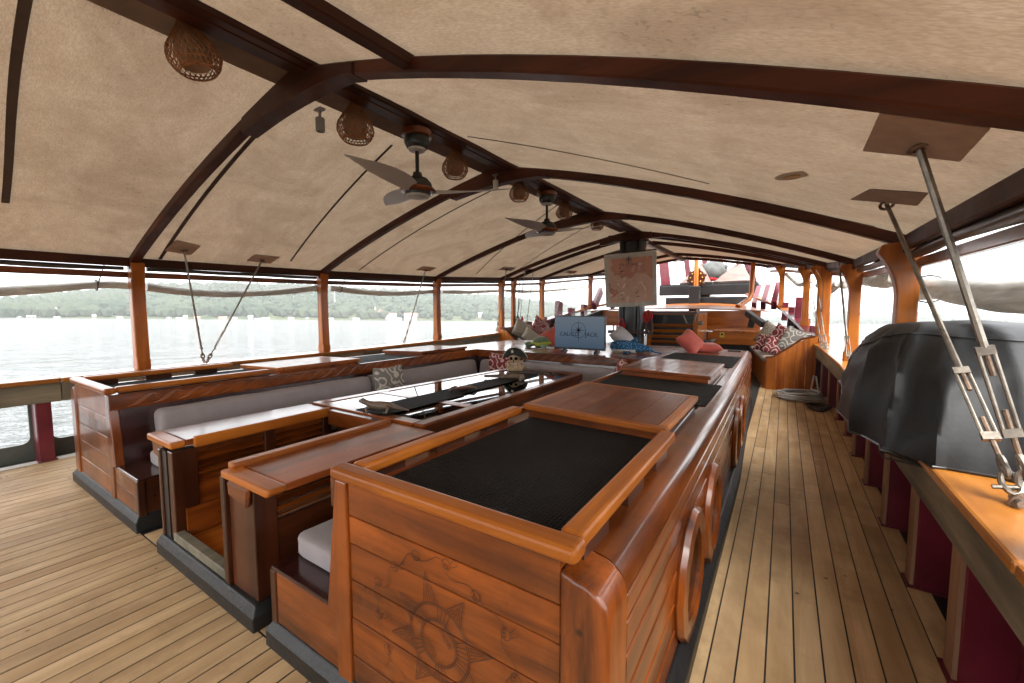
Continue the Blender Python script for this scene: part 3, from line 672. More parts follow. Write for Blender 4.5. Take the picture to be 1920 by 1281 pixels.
# ---------------------------------------------------------------- rolled curtains
def roll(pts, r, label, mat_=None, grp=None, seed=0, ties=()):
    T = thing('rolled_curtain', label, 'curtain', tuple(pts[0]), grp)
    P = []; m = len(pts); rr = []
    for i in range(m-1):
        k = max(3, int((Vector(pts[i+1])-Vector(pts[i])).length/.09))
        for j in range(k): P.append(Vector(pts[i]).lerp(Vector(pts[i+1]), j/k))
    P.append(Vector(pts[-1])); Q = P
    for _ in range(6): Q = [Q[0]]+[(Q[i-1]+Q[i]*2+Q[i+1])/4 for i in range(1, len(Q)-1)]+[Q[-1]]
    n = 20; mb = MB(); rr = [r*(.9+.16*wob(i*.12, seed)) for i in range(len(Q))]
    mb.tube(Q, rr, n)
    for i, vv in enumerate(mb.v):
        ring, k = divmod(i, n); c_ = Q[ring]; d = Vector(vv)-c_
        d *= 1+.20*noise.noise(Vector((k*.9+ring*.06, ring*.09, seed*3.3)))
        mb.v[i] = tuple(c_+d)
    mb.build('roll', mat_ or CURT, T, smooth=True, ang=70)
    for i in ties:
        c_ = Q[int(i*(len(Q)-1))]; lp = []
        for k in range(12): a = 2*math.pi*k/12; lp.append(c_+Vector((math.cos(a)*r*1.15, 0, math.sin(a)*r*1.15)))
        t = MB().tube(lp, .006, 5, closed=True); t.tube([c_+Vector((-(1 if c_.x > 0 else -1)*r, 0, 0)), Vector((math.copysign(abs(c_.x)-.10, c_.x), c_.y+.06, eave2(c_.y, math.copysign(1, c_.x))-.06))], .006, 5)
        t.build('tie', ROPE, T)
    return T, Q
XL = -3.56
def pl(*pp): return [tuple(PX(x, y, XL)) for x, y in pp]
roll(pl((-160, 556), (0, 547), (110, 541), (205, 531), (252, 537)), .05, 'sagging rolled plastic curtain at the aft end of the seaward side', seed=1, ties=(.77,))
roll(pl((275, 538), (350, 549), (430, 553), (520, 549), (602, 539)), .048, 'rolled plastic curtain sagging beside the twin stay rods', seed=2, ties=(.97,))
roll(pl((618, 540), (690, 549), (750, 551), (815, 546)), .05, 'rolled plastic curtain in front of the radio mast', seed=3, ties=(.1,))
roll(pl((828, 547), (880, 548), (938, 545)), .045, 'rolled plastic curtain above the wooded point', seed=4)
XL = -3.35
roll(pl((948, 545), (985, 547), (1012, 546), (1060, 542), (1104, 537)), .045, 'thin rolled curtain forward beside the pillows', seed=5)
for k, (a, b) in enumerate(((-2.2, 1.55), (1.75, 3.84), (4.03, 6.45), (6.65, 8.7))):
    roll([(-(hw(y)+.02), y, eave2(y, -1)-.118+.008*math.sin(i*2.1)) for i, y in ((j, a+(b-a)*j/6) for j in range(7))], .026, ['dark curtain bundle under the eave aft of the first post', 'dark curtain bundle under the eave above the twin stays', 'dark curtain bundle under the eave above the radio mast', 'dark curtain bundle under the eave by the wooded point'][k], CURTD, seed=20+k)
XL = 3.60
def pr(*pp): return [tuple(PX(x, y, XL)) for x, y in pp]
roll(pr((1728, 543), (1765, 540), (1800, 548), (1850, 556), (1920, 560), (2010, 552)), .085, 'thick rolled plastic curtain sagging above the black cover', seed=6, ties=(.12,))
roll(pr((1614, 520), (1632, 526), (1655, 528), (1685, 520)), .085, 'crumpled rolled curtain between the two stout posts', seed=7)
roll(pr((1558, 532), (1570, 533), (1592, 532)), .085, 'rolled curtain bunched between the forward posts', seed=8)
roll([(3.48, 8.9, 1.93), (3.4, 9.6, 1.80), (3.28, 10.3, 1.98)], .06, 'rope-like rolled curtain above the sofa pillows', seed=9)
roll([(3.2, 10.6, 2.1), (3.0, 11.8, 2.05), (2.75, 12.9, 2.4)], .05, 'rope-like rolled curtain forward of the sofa', seed=10)
for k, (a, b) in enumerate(((-1.5, 3.84), (4.03, 6.45), (6.65, 8.7))):
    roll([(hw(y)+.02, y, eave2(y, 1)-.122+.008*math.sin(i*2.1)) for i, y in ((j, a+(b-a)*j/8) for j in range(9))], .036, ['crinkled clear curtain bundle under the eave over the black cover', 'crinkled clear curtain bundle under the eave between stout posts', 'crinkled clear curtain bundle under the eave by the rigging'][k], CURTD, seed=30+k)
def sheet(y0, y1, zb, label, sx):
    mb = MB()
    def f(u, v):
        y = y0+(y1-y0)*u; z1_ = eave2(y, sx)-.24; z = zb(u)+(z1_-zb(u))*v
        return (sx*(hw(y)+.13+.03*noise.noise(Vector((y*2, z*3, 1)))), y, z)
    mb.grid(26, 10, f); tag(mb.build('plastic_sheet', FILM, smooth=True), label, 'sheet')
sheet(1.2, 3.85, lambda u: 1.62+.05*(2*u-1)**2, 'clear plastic side sheet hanging above the black cover', 1)
sheet(4.05, 6.45, lambda u: 1.74, 'clear plastic side sheet between the two stout posts', 1)
sheet(1.75, 3.85, lambda u: 1.70+.06*(2*u-1)**2, 'clear plastic side sheet hanging behind the twin stays', -1)
sheet(-1.6, 1.5, lambda u: 1.70+.06*(2*u-1)**2, 'clear plastic side sheet at the aft end of the seaward side', -1)
# ================================================================ CABIN TRUNK (U-shaped seat round the table)
YE = 7.6
def zt(x): return .86-.022*max(0, abs(x)-1.37)
def sxo(y): return 2.425-.0020*max(0, y-1)**2
TR = thing('cabin_trunk', 'varnished wooden U-shaped cabin trunk with benches and round portholes', 'cabin trunk', (0, .9, 0))
def ext(prof, y0, y1, name, m, parent, off, n=9, bev=.003, seg=1, smooth=False):   # profile (dx from side, z) run along the side
    mb = MB(); k = len(prof); vs = []
    for i in range(n):
        y = y0+(y1-y0)*i/(n-1)
        for dx, z in prof: vs.append((off(y)+dx if off(2) > 0 else off(y)-dx, y, z))
    fs = [tuple(range(k-1, -1, -1)), tuple(range((n-1)*k, n*k))]
    for i in range(n-1):
        for q in range(k): fs.append((i*k+q, i*k+(q+1) % k, (i+1)*k+(q+1) % k, (i+1)*k+q))
    return mb.add(vs, fs).build(name, m, parent, bev=bev, seg=seg, smooth=smooth)
for sx in (1, -1):
    def X(a, b): return (min(sx*a, sx*b), max(sx*a, sx*b))
    FM = W['x'] if sx > 0 else HATCH
    wing = MB().box(*X(1.40, 2.30), .94, YE-.05, .02, .835).build('carcass', WD['y'], TR)
    # end wall
    zs = [.10, .214, .362, .51, .649, .755, .878] if sx > 0 else [.10, .25, .40, .55, .70, .878]
    for a, b in zip(zs, zs[1:]):
        MB().box(*X(1.437, 2.293), .897+random.uniform(0, .003), .935, a+.002, b-.002).build('end_plank', FM, TR, bev=.0025)
    poly = [(sx*p, q) for p, q in ((1.372, .878), (1.434, .878), (1.434, .098), (1.352, .098), (1.352, .35), (1.298, .352))]
    MB().prism(poly, 1, .888, .945).build('end_stile', W['z'], TR, bev=.006, seg=2)
    pr_ = []
    for k in range(9):
        t = k/8*math.pi/2; pr_.append((sx*(2.425-.085+.085*math.cos(t)), .845-.085+.085*math.sin(t)))
    poly = [(sx*2.296, .098), (sx*2.425, .098)]+pr_+[(sx*2.296, .858)]
    MB().prism(poly, 1, .886, 1.03).build('corner_post', W['z'], TR, bev=.012, seg=3, smooth=True, ang=30)
    # side planks with a rounded shoulder
    zs = [.10, .225, .35, .47, .585, .68, .757]
    for a, b in zip(zs, zs[1:]):
        cuts = [1.032, random.uniform(2.6, 3.6), random.uniform(4.6, 5.8), YE]
        for y0, y1 in zip(cuts, cuts[1:]):
            ext([(-.034, a+.0026), (-.005, a+.0026), (-.002, b-.0026), (-.034, b-.0026)], y0+.001, y1-.001, 'side_plank', W['y'], TR, (lambda y: sx*sxo(y)), n=5, bev=.0035)
    ext([(-.07, .10), (-.026, .10), (-.032, .756), (-.07, .756)], 1.033, YE-.001, 'caulking', BLACK, TR, (lambda y: sx*sxo(y)), n=9, bev=0)
    arc = [(-.006-.085+.085*math.cos(k/10*math.pi/2), .759+.085*math.sin(k/10*math.pi/2)*1.0) for k in range(11)]
    for y0, y1 in ((1.032, 3.9), (3.902, YE)):
        ext([(-.04, .759)]+arc+[(-.14, .8445), (-.14, .82)], y0, y1, 'shoulder_plank', W['y'], TR, (lambda y: sx*sxo(y)), n=12, bev=0, smooth=True)
    # top planks
    xs = [1.372+i*(2.282-1.372)/6 for i in range(7)]
    for a, b in zip(xs, xs[1:]):
        p4 = [(sx*a, .937), (sx*b, .937), (sx*b, YE), (sx*a, YE)]
        if sx < 0: p4 = p4[::-1]
        lastx = b > 2.27
        def bx_(q): return math.copysign(min(abs(q[0]), sxo(q[1])-.142), q[0])
        p4 = [(bx_(q), q[1]) for q in p4]
        MB().hexa([(x, y, zt(x)-.02) for x, y in p4]+[(x, y, zt(x)) for x, y in p4]).build('top_plank', W['y'], TR, bev=.0028)
    # plinth
    o = [(.842, .868), (2.475, .868), (2.475, 4), (2.36, YE+.05), (.842, YE+.05)]; o2 = [(.868, .893), (2.43, .893), (2.43, 4), (2.31, YE+.01), (.868, YE+.01)]
    if sx < 0: o = [(-a, b) for a, b in o][::-1]; o2 = [(-a, b) for a, b in o2][::-1]
    n = 5; mb = MB(); mb.add([(a, b, -.004) for a, b in o]+[(a, b, .07) for a, b in o]+[(a, b, .112) for a, b in o2], [tuple(range(4, -1, -1)), tuple(range(10, 15))]+[(i, (i+1) % 5, 5+(i+1) % 5, 5+i) for i in range(5)]+[(5+i, 5+(i+1) % 5, 10+(i+1) % 5, 10+i) for i in range(5)])
    mb.build('plinth', BLACKP, TR, bev=.006, seg=2)
    # bench
    for a, b in ((.11, .232), (.232, .346)): MB().box(*X(.905, 1.351), .897, .93, a+.001, b-.001).build('bench_plank', W['x'] if sx > 0 else HATCH, TR, bev=.0025)
    MB().box(*X(.858, .903), .892, .935, .10, .348).build('bench_post', WD['z'], TR, bev=.004)
    MB().box(*X(.862, 1.36), .896, 5.3, .346, .362).build('bench_top', LACQ, TR, bev=.004)
    MB().box(*X(.870, .890), .936, 5.0, .10, .345).build('bench_front', WD['y'], TR)
    poly = [(sx*p, q) for p, q in ((1.315, .363), (1.40, .363), (1.40, .77), (1.352, .77))]
    MB().prism(poly, 1, .9455, 5.3).build('back_panel', LACQ, TR)
    cs = MB().box(*X(1.343, 1.3715), .889, 5.22, .768, .880).build('carved_fascia', W['y'], TR, bev=.003)
    # running wave carving
    mb = MB(); xx = sx*1.3422; y = .99
    while y < 5.1:
        for off in (0, .018, .036):
            pts = []
            for k in range(15):
                t = k/14; a = t*2.6
                pts.append((xx, y+off+.17*t, .785+off*.15+.075*(.5-.5*math.cos(t*math.pi*1.15))-(.02*off/.036 if t > .8 else 0)))
            mb.tube(pts, .0017, 5)
        pts = []
        for k in range(12): a = k/11*4.4; rr = .022*(1-k/14); pts.append((xx, y+.185+rr*math.cos(a+1.2), .832+rr*math.sin(a+1.2)))
        mb.tube(pts, .0016, 5); y += .155
    mb.build('wave_carving', CARVEL, cs)
    # raised fiddle rail on spacers
    rails = [((1.362, 2.345), (.872, .944), True), ((1.392, 1.462), (.946, 2.06), False), ((2.262, 2.334), (.946, 2.02 if sx > 0 else 2.1), False)]
    for (a, b), (c_, d_), fr in rails:
        z = .880; MB().box(*X(a, b), c_, d_, z+.004, z+.05).build('fiddle_rail', WO['x'] if fr else WO['y'], TR, bev=.016, seg=3)
        if not fr:
            L = d_-c_
            for t in (.02, .36, .70): MB().box(*X(a+.008, b-.008), c_+L*t, c_+L*(t+.17), zt(a)-.002, z+.006).build('rail_spacer', WD['y'], TR)
# portholes on the walkway side
for yc in (1.92, 2.585, 4.22, 4.86):
    xo = sxo(yc); P_ = MB(); n = 24; rg = []
    P_.lathe([(.195, -.012), (.275, -.012), (.285, .012), (.272, .034), (.215, .040), (.195, .028), (.195, -.012)], 12, (xo-.003, yc, .335), axis=0)
    ph = P_.build('porthole', W['z'], TR, smooth=True, ang=30)
    MB().lathe([(0, .004), (.20, .004), (.20, .008), (0, .008)], 24, (xo, yc, .335), axis=0).build('pane', PGLASS, ph)
    MB().lathe([(0, -.003), (.198, -.003), (.198, .001), (0, .001)], 24, (xo, yc, .335), axis=0).build('backing', BLACK, ph)
# cross wing at the forward end
MB().box(-1.40, 1.40, 5.28, YE-.05, .02, .835).build('carcass', WD['x'], TR)
ny = 8; ysx = [5.222+i*(YE-5.222)/ny for i in range(ny+1)]
for a, b in zip(ysx, ysx[1:]): MB().box(-1.3705, 1.3705, a+.001, b-.001, .84, .8595).build('top_plank', W['x'], TR, bev=.0028)
MB().prism([(5.185, .363), (5.28, .363), (5.28, .77), (5.23, .77)], 0, -1.33, 1.33).build('back_panel', LACQ, TR)
cs = MB().box(-1.342, 1.342, 5.195, 5.2215, .768, .880).build('carved_fascia', W['x'], TR, bev=.003)
mb = MB(); x = -1.28
while x < 1.2:
    for off in (0, .018, .036): mb.tube([(x+off+.17*k/10, 5.1945, .785+.075*(.5-.5*math.cos(k/10*math.pi*1.15))) for k in range(11)], .0017, 5)
    x += .155
mb.build('wave_carving', CARVEL, cs)
MB().box(-.87, .87, 4.80, 5.24, .3455, .3615).build('bench_top', LACQ, TR)
MB().box(-.87, .87, 4.815, 4.835, .0, .345).build('bench_front', WD['x'], TR)
# the black tray the television stands on and forward end wall
for k in range(5): MB().box(-2.25, 2.25, YE-.048, YE-.02, .10+k*.147, .10+(k+1)*.147-.002).build('end_plank', W['x'], TR)
MB().box(2.02, 2.20, 7.28, 7.36, .846, .866).build('inlaid_slot', WD['x'], TR)
# carved sun on the end wall
def emblem(cx, cz, s, yy, full, m_):
    mb = MB(); nrm = (0, -1, 0); wln = .0023*(1 if full else .8)
    def circ(r, w=wln, n=48): mb.ribbon([(cx+r*s*math.cos(2*math.pi*k/n), yy, cz+r*s*math.sin(2*math.pi*k/n)) for k in range(n+1)], w, nrm)
    def seg(*pp, w=wln): mb.ribbon([(cx+a*s, yy, cz+b*s) for a, b in pp], w, nrm)
    for r in (.55, .60, .95, 1.0): circ(r)
    for k in range(44):
        a = 2*math.pi*k/44
        if (k//4) % 2 == 0: seg((.61*math.cos(a), .61*math.sin(a)), (.94*math.cos(a), .94*math.sin(a)))
    for a0 in (.7, .7+math.pi):
        for o_ in (-.06, .06, .14):
            seg(*[(math.cos(a0)*.42+t*math.cos(a0+1.57)-o_*math.cos(a0), math.sin(a0)*.42+t*math.sin(a0+1.57)-o_*math.sin(a0)) for t in (-.25, .25)])
    for k in range(8):
        a = 2*math.pi*k/8+.25; L = 1.75 if k % 2 == 0 else 1.6; tip = (L*math.cos(a), L*math.sin(a))
        b0, b1 = a-.26, a+.26
        seg((1.02*math.cos(b0), 1.02*math.sin(b0)), tip); seg((1.02*math.cos(b1), 1.02*math.sin(b1)), tip)
        for q in range(1, 6):
            bb = b0+(b1-b0)*q/6; f_ = 1-abs(q-3)/3.2
            seg((1.03*math.cos(bb), 1.03*math.sin(bb)), (tip[0]*.2*f_+.0+1.03*math.cos(bb)*(1-f_*.85)+tip[0]*f_*.65, 1.03*math.sin(bb)*(1-f_*.85)+tip[1]*f_*.85), w=wln*.8)
    if full:
        for k in range(14):   # scrolling vine
            a = 2*math.pi*k/14+.1; r0 = 2.25+.1*math.sin(k*2.3); c0 = (r0*math.cos(a), r0*math.sin(a)*.92)
            seg(*[((r0-.02)*math.cos(a+t*.44)+.12*math.sin(t*6.28)*math.cos(a), ((r0-.02)*math.sin(a+t*.44)+.12*math.sin(t*6.28)*math.sin(a))*.92) for t in [j/12 for j in range(13)]], w=wln*.8)
            for sg in (1, -1): seg(*[(c0[0]+.17*(1-j/16)*math.cos(a+sg*(j*.42)), c0[1]+.17*(1-j/16)*math.sin(a+sg*(j*.42))) for j in range(15)], w=wln*.8)
            if k % 2: seg((c0[0]+.18, c0[1]), (c0[0]+.36, c0[1]+.10), (c0[0]+.28, c0[1]+.24), (c0[0]+.14, c0[1]+.10), w=wln*.8)
    vs = [v for v in mb.v]
    return mb.build('sun_carving', m_, TR)
emblem(1.875, .465, .126, .8945, True, CARVED); emblem(-1.86, .60, .085, .8945, False, plain('worn_carving', (.12, .055, .03), .6))

# ---------------------------------------------------------------- hatches, mats
def hatch(x0, x1, y0, y1, ztop, label, mm):
    T = thing('hatch_cover', label, 'hatch', ((x0+x1)/2, (y0+y1)/2, zt((x0+x1)/2)), 'hatches on the trunk tops')
    def zz(x): return ztop-.03*(abs(x)-1.4)
    e = .022
    MB().hexa([(a, b, zt(a)-.002) for a, b in ((x0+e,y0+e),(x1-e,y0+e),(x1-e,y1-e),(x0+e,y1-e))]+[(a, b, zz(a)-.036) for a, b in ((x0+e,y0+e),(x1-e,y0+e),(x1-e,y1-e),(x0+e,y1-e))]).build('hatch_base', W['x'], T, bev=.003)
    n = 5; lid = None
    for k in range(n):
        a, b = x0+.05+(x1-x0-.1)*k/n, x0+.05+(x1-x0-.1)*(k+1)/n
        MB().hexa([(p, q, zz(p)-.034) for p, q in ((a+.0016,y0+.05),(b-.0016,y0+.05),(b-.0016,y1-.05),(a+.0016,y1-.05))]+[(p, q, zz(p)-.001) for p, q in ((a+.0016,y0+.05),(b-.0016,y0+.05),(b-.0016,y1-.05),(a+.0016,y1-.05))]).build('lid_plank', mm, T, bev=.001)
    for (a, b, c_, d_, ax) in ((x0, x1, y0, y0+.0495, 'x'), (x0, x1, y1-.0495, y1, 'x'), (x0, x0+.0495, y0+.0505, y1-.0505, 'y'), (x1-.0495, x1, y0+.0505, y1-.0505, 'y')):
        MB().hexa([(p, q, zz(p)-.035) for p, q in ((a,c_),(b,c_),(b,d_),(a,d_))]+[(p, q, zz(p)) for p, q in ((a,c_),(b,c_),(b,d_),(a,d_))]).build('lid_frame', WO[ax] if mm is not HATCHY else W[ax], T, bev=.007, seg=2)
HATCHY = wood('worn_hatch_teak', 1, (.085, .03, .014), (.30, .115, .045), .42, .3, spots=False, wear=(.32, .22, .15), vary=.2)
HATCHN = wood('hatch_lid_teak', 1, (.10, .024, .008), (.30, .085, .022), .4, .4, spots=False, wear=(.22, .10, .05), vary=.2)
hatch(1.455, 2.275, 2.08, 3.0, .945, 'planked hatch cover with orange rim beside the ribbed mat tray', HATCHN)
hatch(1.40, 2.22, 3.97, 4.98, .940, 'greyed worn hatch cover between two dark mats', HATCHY)
hatch(-2.25, -1.45, 2.16, 3.12, .93, 'shiny hatch cover next to the worn carved seat end', HATCHN)
hatch(-2.25, -1.42, 4.1, 5.08, .93, 'pale hatch cover below the twin-post view of the village', HATCHY)
def mat_(x0, x1, y0, y1, label):
    mb = MB(); nx, ny = 6, 10
    def f(u, v, o): x, y = x0+(x1-x0)*u, y0+(y1-y0)*v; return (x, y, zt(x)+o+.0015*noise.noise(Vector((x*4, y*4, 0))))
    mb.grid(nx, ny, lambda u, v: f(u, v, .009)); mb.grid(nx, ny, lambda u, v: f(u, v, .001))
    for k in range(4):
        t = [k/4*6.28]
    # edge skirt
    def skirt(fn, n): mb.grid(n, 2, fn)
    skirt(lambda u, v: f(u, 0, .001+.008*v), nx); skirt(lambda u, v: f(u, 1, .001+.008*v), nx); skirt(lambda u, v: f(0, u, .001+.008*v), ny); skirt(lambda u, v: f(1, u, .001+.008*v), ny)
    tag(mb.build('rubber_mat', RUBBER), label, 'mat', 'rubber mats on the trunk tops')
mat_(1.505, 2.235, 1.03, 2.095, 'large ribbed black mat inside the orange fiddle rail over the sun carving')
mat_(1.40, 2.315, 3.03, 3.95, 'black mat between the orange rimmed hatch and the greyed hatch')
mat_(1.40, 2.27, 5.25, 6.45, 'black mat beyond the greyed hatch near the coral pillow')
mat_(-2.25, -1.50, 1.03, 2.15, 'faded black mat in the fiddle rail over the worn seat end')
mat_(-2.25, -1.42, 3.15, 4.07, 'faded black mat between the two seaward hatches')

# ---------------------------------------------------------------- cushions
def cushion(name, x0, x1, y0, y1, z0, z1, label, lean=0, seed=0, axis='y'):
    mb = MB(); nx, ny, nz = 6, 6, 4
    L = (y1-y0) if axis == 'y' else (x1-x0); nl = max(6, int(L/.12))
    # rounded cross section swept along the length
    cs_ = []; a, b = ((x1-x0)/2, (z1-z0)/2) if axis == 'y' else ((y1-y0)/2, (z1-z0)/2)
    for k in range(28):
        t = 2*math.pi*k/28; cc, ss = math.cos(t), math.sin(t)
        cs_.append((math.copysign(abs(cc)**.34, cc)*a, math.copysign(abs(ss)**.34, ss)*b))
    def f(u, v):
        k = int(round(v*28)) % 28; p, q = cs_[k]; e = min(u, 1-u)*L; sc = 1 if e > .045 else max(.0, (1-(1-e/.045)**2))**.5*.30+.70
        wv = 1+.05*noise.noise(Vector((u*L*3, k*.6, seed)))
        p, q = p*sc*wv, q*sc*wv; dx = lean*(q/b)*.5
        if axis == 'y': return ((x0+x1)/2+p+dx, y0+L*u, (z0+z1)/2+q)
        return (x0+L*u, (y0+y1)/2+p+dx, (z0+z1)/2+q)
    us = [0, .004/L, .012/L, .025/L, .045/L]+[.07/L+(1-.14/L)*i/nl for i in range(nl+1)]+[1-.045/L, 1-.025/L, 1-.012/L, 1-.004/L, 1]
    nl = len(us)-1
    mb.grid(nl+1, 28, lambda u, v: f(us[int(round(u*nl))], v), cv=True); n0 = 0
    mb.f.append(tuple(range(27, -1, -1))); mb.f.append(tuple(nl*28+k for k in range(28)))
    tag(mb.build(name, FABRIC, smooth=True, ang=60), label, 'cushion')
cushion('back_cushion', -1.35, -1.20, 1.14, 3.1, .43, .735, 'grey backrest cushion behind the louvred rail, nearest the worn seat end', -.05, 1)
cushion('back_cushion', -1.35, -1.20, 3.11, 5.05, .43, .735, 'grey backrest cushion behind the grey patterned pillow', -.05, 2)
cushion('back_cushion', -1.18, 1.18, 5.06, 5.215, .43, .735, 'grey backrest cushion below the television', .05, 3, 'x')
cushion('back_cushion', 1.20, 1.335, 1.16, 5.05, .43, .735, 'grey backrest cushion on the inner side of the hatch trunk', .05, 4)
cushion('seat_cushion', -1.20, -.77, 1.05, 4.75, .36, .465, 'grey seat cushion on the bench beyond the louvred rail', 0, 5)
cushion('seat_cushion', .86, 1.27, 1.0, 4.75, .36, .465, 'grey seat cushion poking out beside the sun carving', 0, 6)
cushion('seat_cushion', -.84, .84, 4.78, 5.05, .36, .465, 'grey seat cushion beyond the glass table', 0, 7, 'x')

# ================================================================ COMPANIONWAY
CO = thing('companionway', 'open companionway hatch between louvred wooden walls with plank tops', 'companionway', (.08, .95, 0))
MB().add([(x, y, z) for z, e in ((-.004, 0), (.07, 0), (.115, .022)) for x, y in ((-.47+e, .866+e), (.735-e, .866+e), (.735-e, 2.0-e), (-.47+e, 2.0-e))], [(3,2,1,0), (0,1,5,4), (1,2,6,5), (2,3,7,6), (3,0,4,7), (4,5,9,8), (5,6,10,9), (6,7,11,10), (7,4,8,11), (8,9,10,11)]).build('plinth', BLACKP, CO, bev=.006, seg=2)
MB().box(-.29, .43, .90, .955, .113, .165).build('sill', GREYWOOD, CO, bev=.005)
MB().box(-.27, .41, .957, 1.95, .118, .128).build('step', WO['y'], CO)
MB().box(.05, .33, 1.05, 1.22, .129, .131).build('step_slot', BLACK, CO)
MB().box(-.255, -.235, .957, 1.95, .129, .30).build('side_board', W['y'], CO)
# left wall
MB().box(-.45, -.415, .895, 1.02, .112, .655).build('post', WD['z'], CO, bev=.005)
MB().box(-.413, -.345, .905, .93, .112, .655).build('recess_shade', BLACK, CO)  # solid black strip standing in for the shade between the two posts
MB().box(-.343, -.27, .91, 1.04, .112, .655).build('post', WD['z'], CO, bev=.004)
for ya in (1.44, 1.88): MB().box(-.335, -.272, ya, ya+.075, .112, .655).build('post', WD['z'], CO, bev=.004)
for (a, b) in ((1.041, 1.439), (1.516, 1.879)):
    MB().box(-.33, -.285, a, b, .615, .655).build('top_rail', W['y'], CO, bev=.004)
    for k in range(4): MB().bar((-.305, a, .585-k*.045), (-.305, b, .585-k*.045), .055, .013, (.5, 0, .85)).build('slat', W['y'], CO)
    MB().box(-.32, -.29, a, b, .27, .43).build('wall_panel', W['y'], CO, bev=.003); MB().box(-.32, -.29, a, b, .113, .268).build('wall_panel', W['y'], CO, bev=.003)
MB().box(-.66, -.272, .905, .985, .672, .715).build('top_end', WO['x'], CO, bev=.012, seg=3)
MB().hexa([(-.655,.987,.676),(-.278,.987,.676),(-.278,1.955,.676),(-.60,1.955,.676),(-.655,.987,.714),(-.278,.987,.714),(-.278,1.955,.714),(-.60,1.955,.714)]).build('top_plank', W['y'], CO, bev=.005, seg=2)
MB().box(-.2765, -.245, 1.02, 1.93, .66, .73).build('edge_moulding', WO['y'], CO, bev=.008, seg=2)
MB().prism([(-.63, .58), (-.46, .56), (-.46, .671), (-.64, .671)], 1, .925, .96).build('bracket', W['x'], CO, bev=.006)
# right wall
MB().box(.40, .445, .892, .95, .112, .672).build('post', WD['z'], CO, bev=.005)
MB().box(.447, .695, .912, 1.02, .112, .672).build('end_panel', WD['z'], CO, bev=.004)
for ya in (1.42, 1.87): MB().box(.63, .70, ya, ya+.07, .02, .672).build('post', WD['z'], CO, bev=.004)
for (a, b) in ((1.021, 1.419), (1.491, 1.869)):
    for k in range(4): MB().bar((.675, a, .63-k*.045), (.675, b, .63-k*.045), .055, .013, (-.5, 0, .85)).build('slat', WD['y'], CO)
    MB().box(.655, .69, a, b, .255, .47).build('wall_panel', WD['y'], CO, bev=.003); MB().box(.655, .69, a, b, .02, .253).build('wall_panel', WD['y'], CO, bev=.003)
MB().prism([(.43, .673), (.86, .673), (.885, .69), (.885, .712), (.43, .712)], 1, .885, .975).build('top_end', WO['x'], CO, bev=.014, seg=3)
MB().box(.47, .868, .977, 1.945, .675, .7115).build('top_plank', W['y'], CO, bev=.006, seg=2)
MB().box(.40, .4685, .93, 1.93, .675, .735).build('edge_moulding', WO['y'], CO, bev=.012, seg=3)
MB().prism([(.50, .60), (.68, .575), (.70, .672), (.49, .672)], 1, .885, .911).build('bracket', W['x'], CO, bev=.01)
MB().box(-.24, .395, 1.90, 1.96, .60, .715).build('cross_rail', W['x'], CO, bev=.006)

# ================================================================ GLASS TABLE
TB = thing('glass_table', 'long wooden framed table with glass top reflecting the sky', 'table', (.1, 3.3, 0))
zt0, zt1 = .675, .728
TA = [(-.56, 1.965), (.735, 1.965), (.70, 4.70), (-.30, 4.70)]
def tq(u, v):
    a = Vector(TA[0]).lerp(Vector(TA[1]), u); b = Vector(TA[3]).lerp(Vector(TA[2]), u); return a.lerp(b, v)
def tslab(u0, u1, v0, v1, z0, z1, name, m, bev=.004, par=TB):
    c4 = [tq(u0, v0), tq(u1, v0), tq(u1, v1), tq(u0, v1)]
    return MB().hexa([(p.x, p.y, z0) for p in c4]+[(p.x, p.y, z1) for p in c4]).build(name, m, par, bev=bev)
tslab(0, .075, 0, 1, zt0, zt1, 'frame_rail', W['y']); tslab(.925, 1, 0, 1, zt0-.04, zt1, 'frame_rail', W['y'], .012)
tslab(.0755, .9245, 0, .035, zt0, zt1-.001, 'frame_rail', W['x']); tslab(.0755, .9245, .955, 1, zt0, zt1-.001, 'frame_rail', W['x'])
tslab(.0755, .9245, .21, .245, zt0, zt1-.002, 'frame_rail', W['x'])
tslab(.08, .92, .0365, .2085, zt1-.012, zt1-.006, 'pane', TGLASS, 0); tslab(.08, .92, .2465, .9535, zt1-.012, zt1-.006, 'pane', TGLASS, 0)
tslab(.08, .92, .0365, .9535, .60, .612, 'tray', plain('dark_tray', (.02, .022, .022), .5, 0, 0, 5, .4), 0)
tslab(.1, .9, .05, .95, .02, .60, 'pedestal', WD['y'], 0)
tslab(.93, .99, .02, .98, .45, .634, 'skirt', W['y'], .004)
rn = thing('table_runner', 'dark woven runner laid along the glass table', 'runner', (.1, 3.1, zt1))
for v0, v1, u0, u1 in ((.01, .335, .42, .68), (.337, .86, .40, .64)):
    c4 = [tq(u0, v0), tq(u1, v0), tq(u1, v1), tq(u0, v1)]; mb = MB()
    def f(u, v, o): p = c4[0].lerp(c4[1], u).lerp(c4[3].lerp(c4[2], u), v); return (p.x, p.y, zt1+o)
    mb.grid(4, 8, lambda u, v: f(u, v, .004)); mb.grid(4, 8, lambda u, v: f(u, v, .0005)); mb.build('runner_panel', RUBBER, rn)
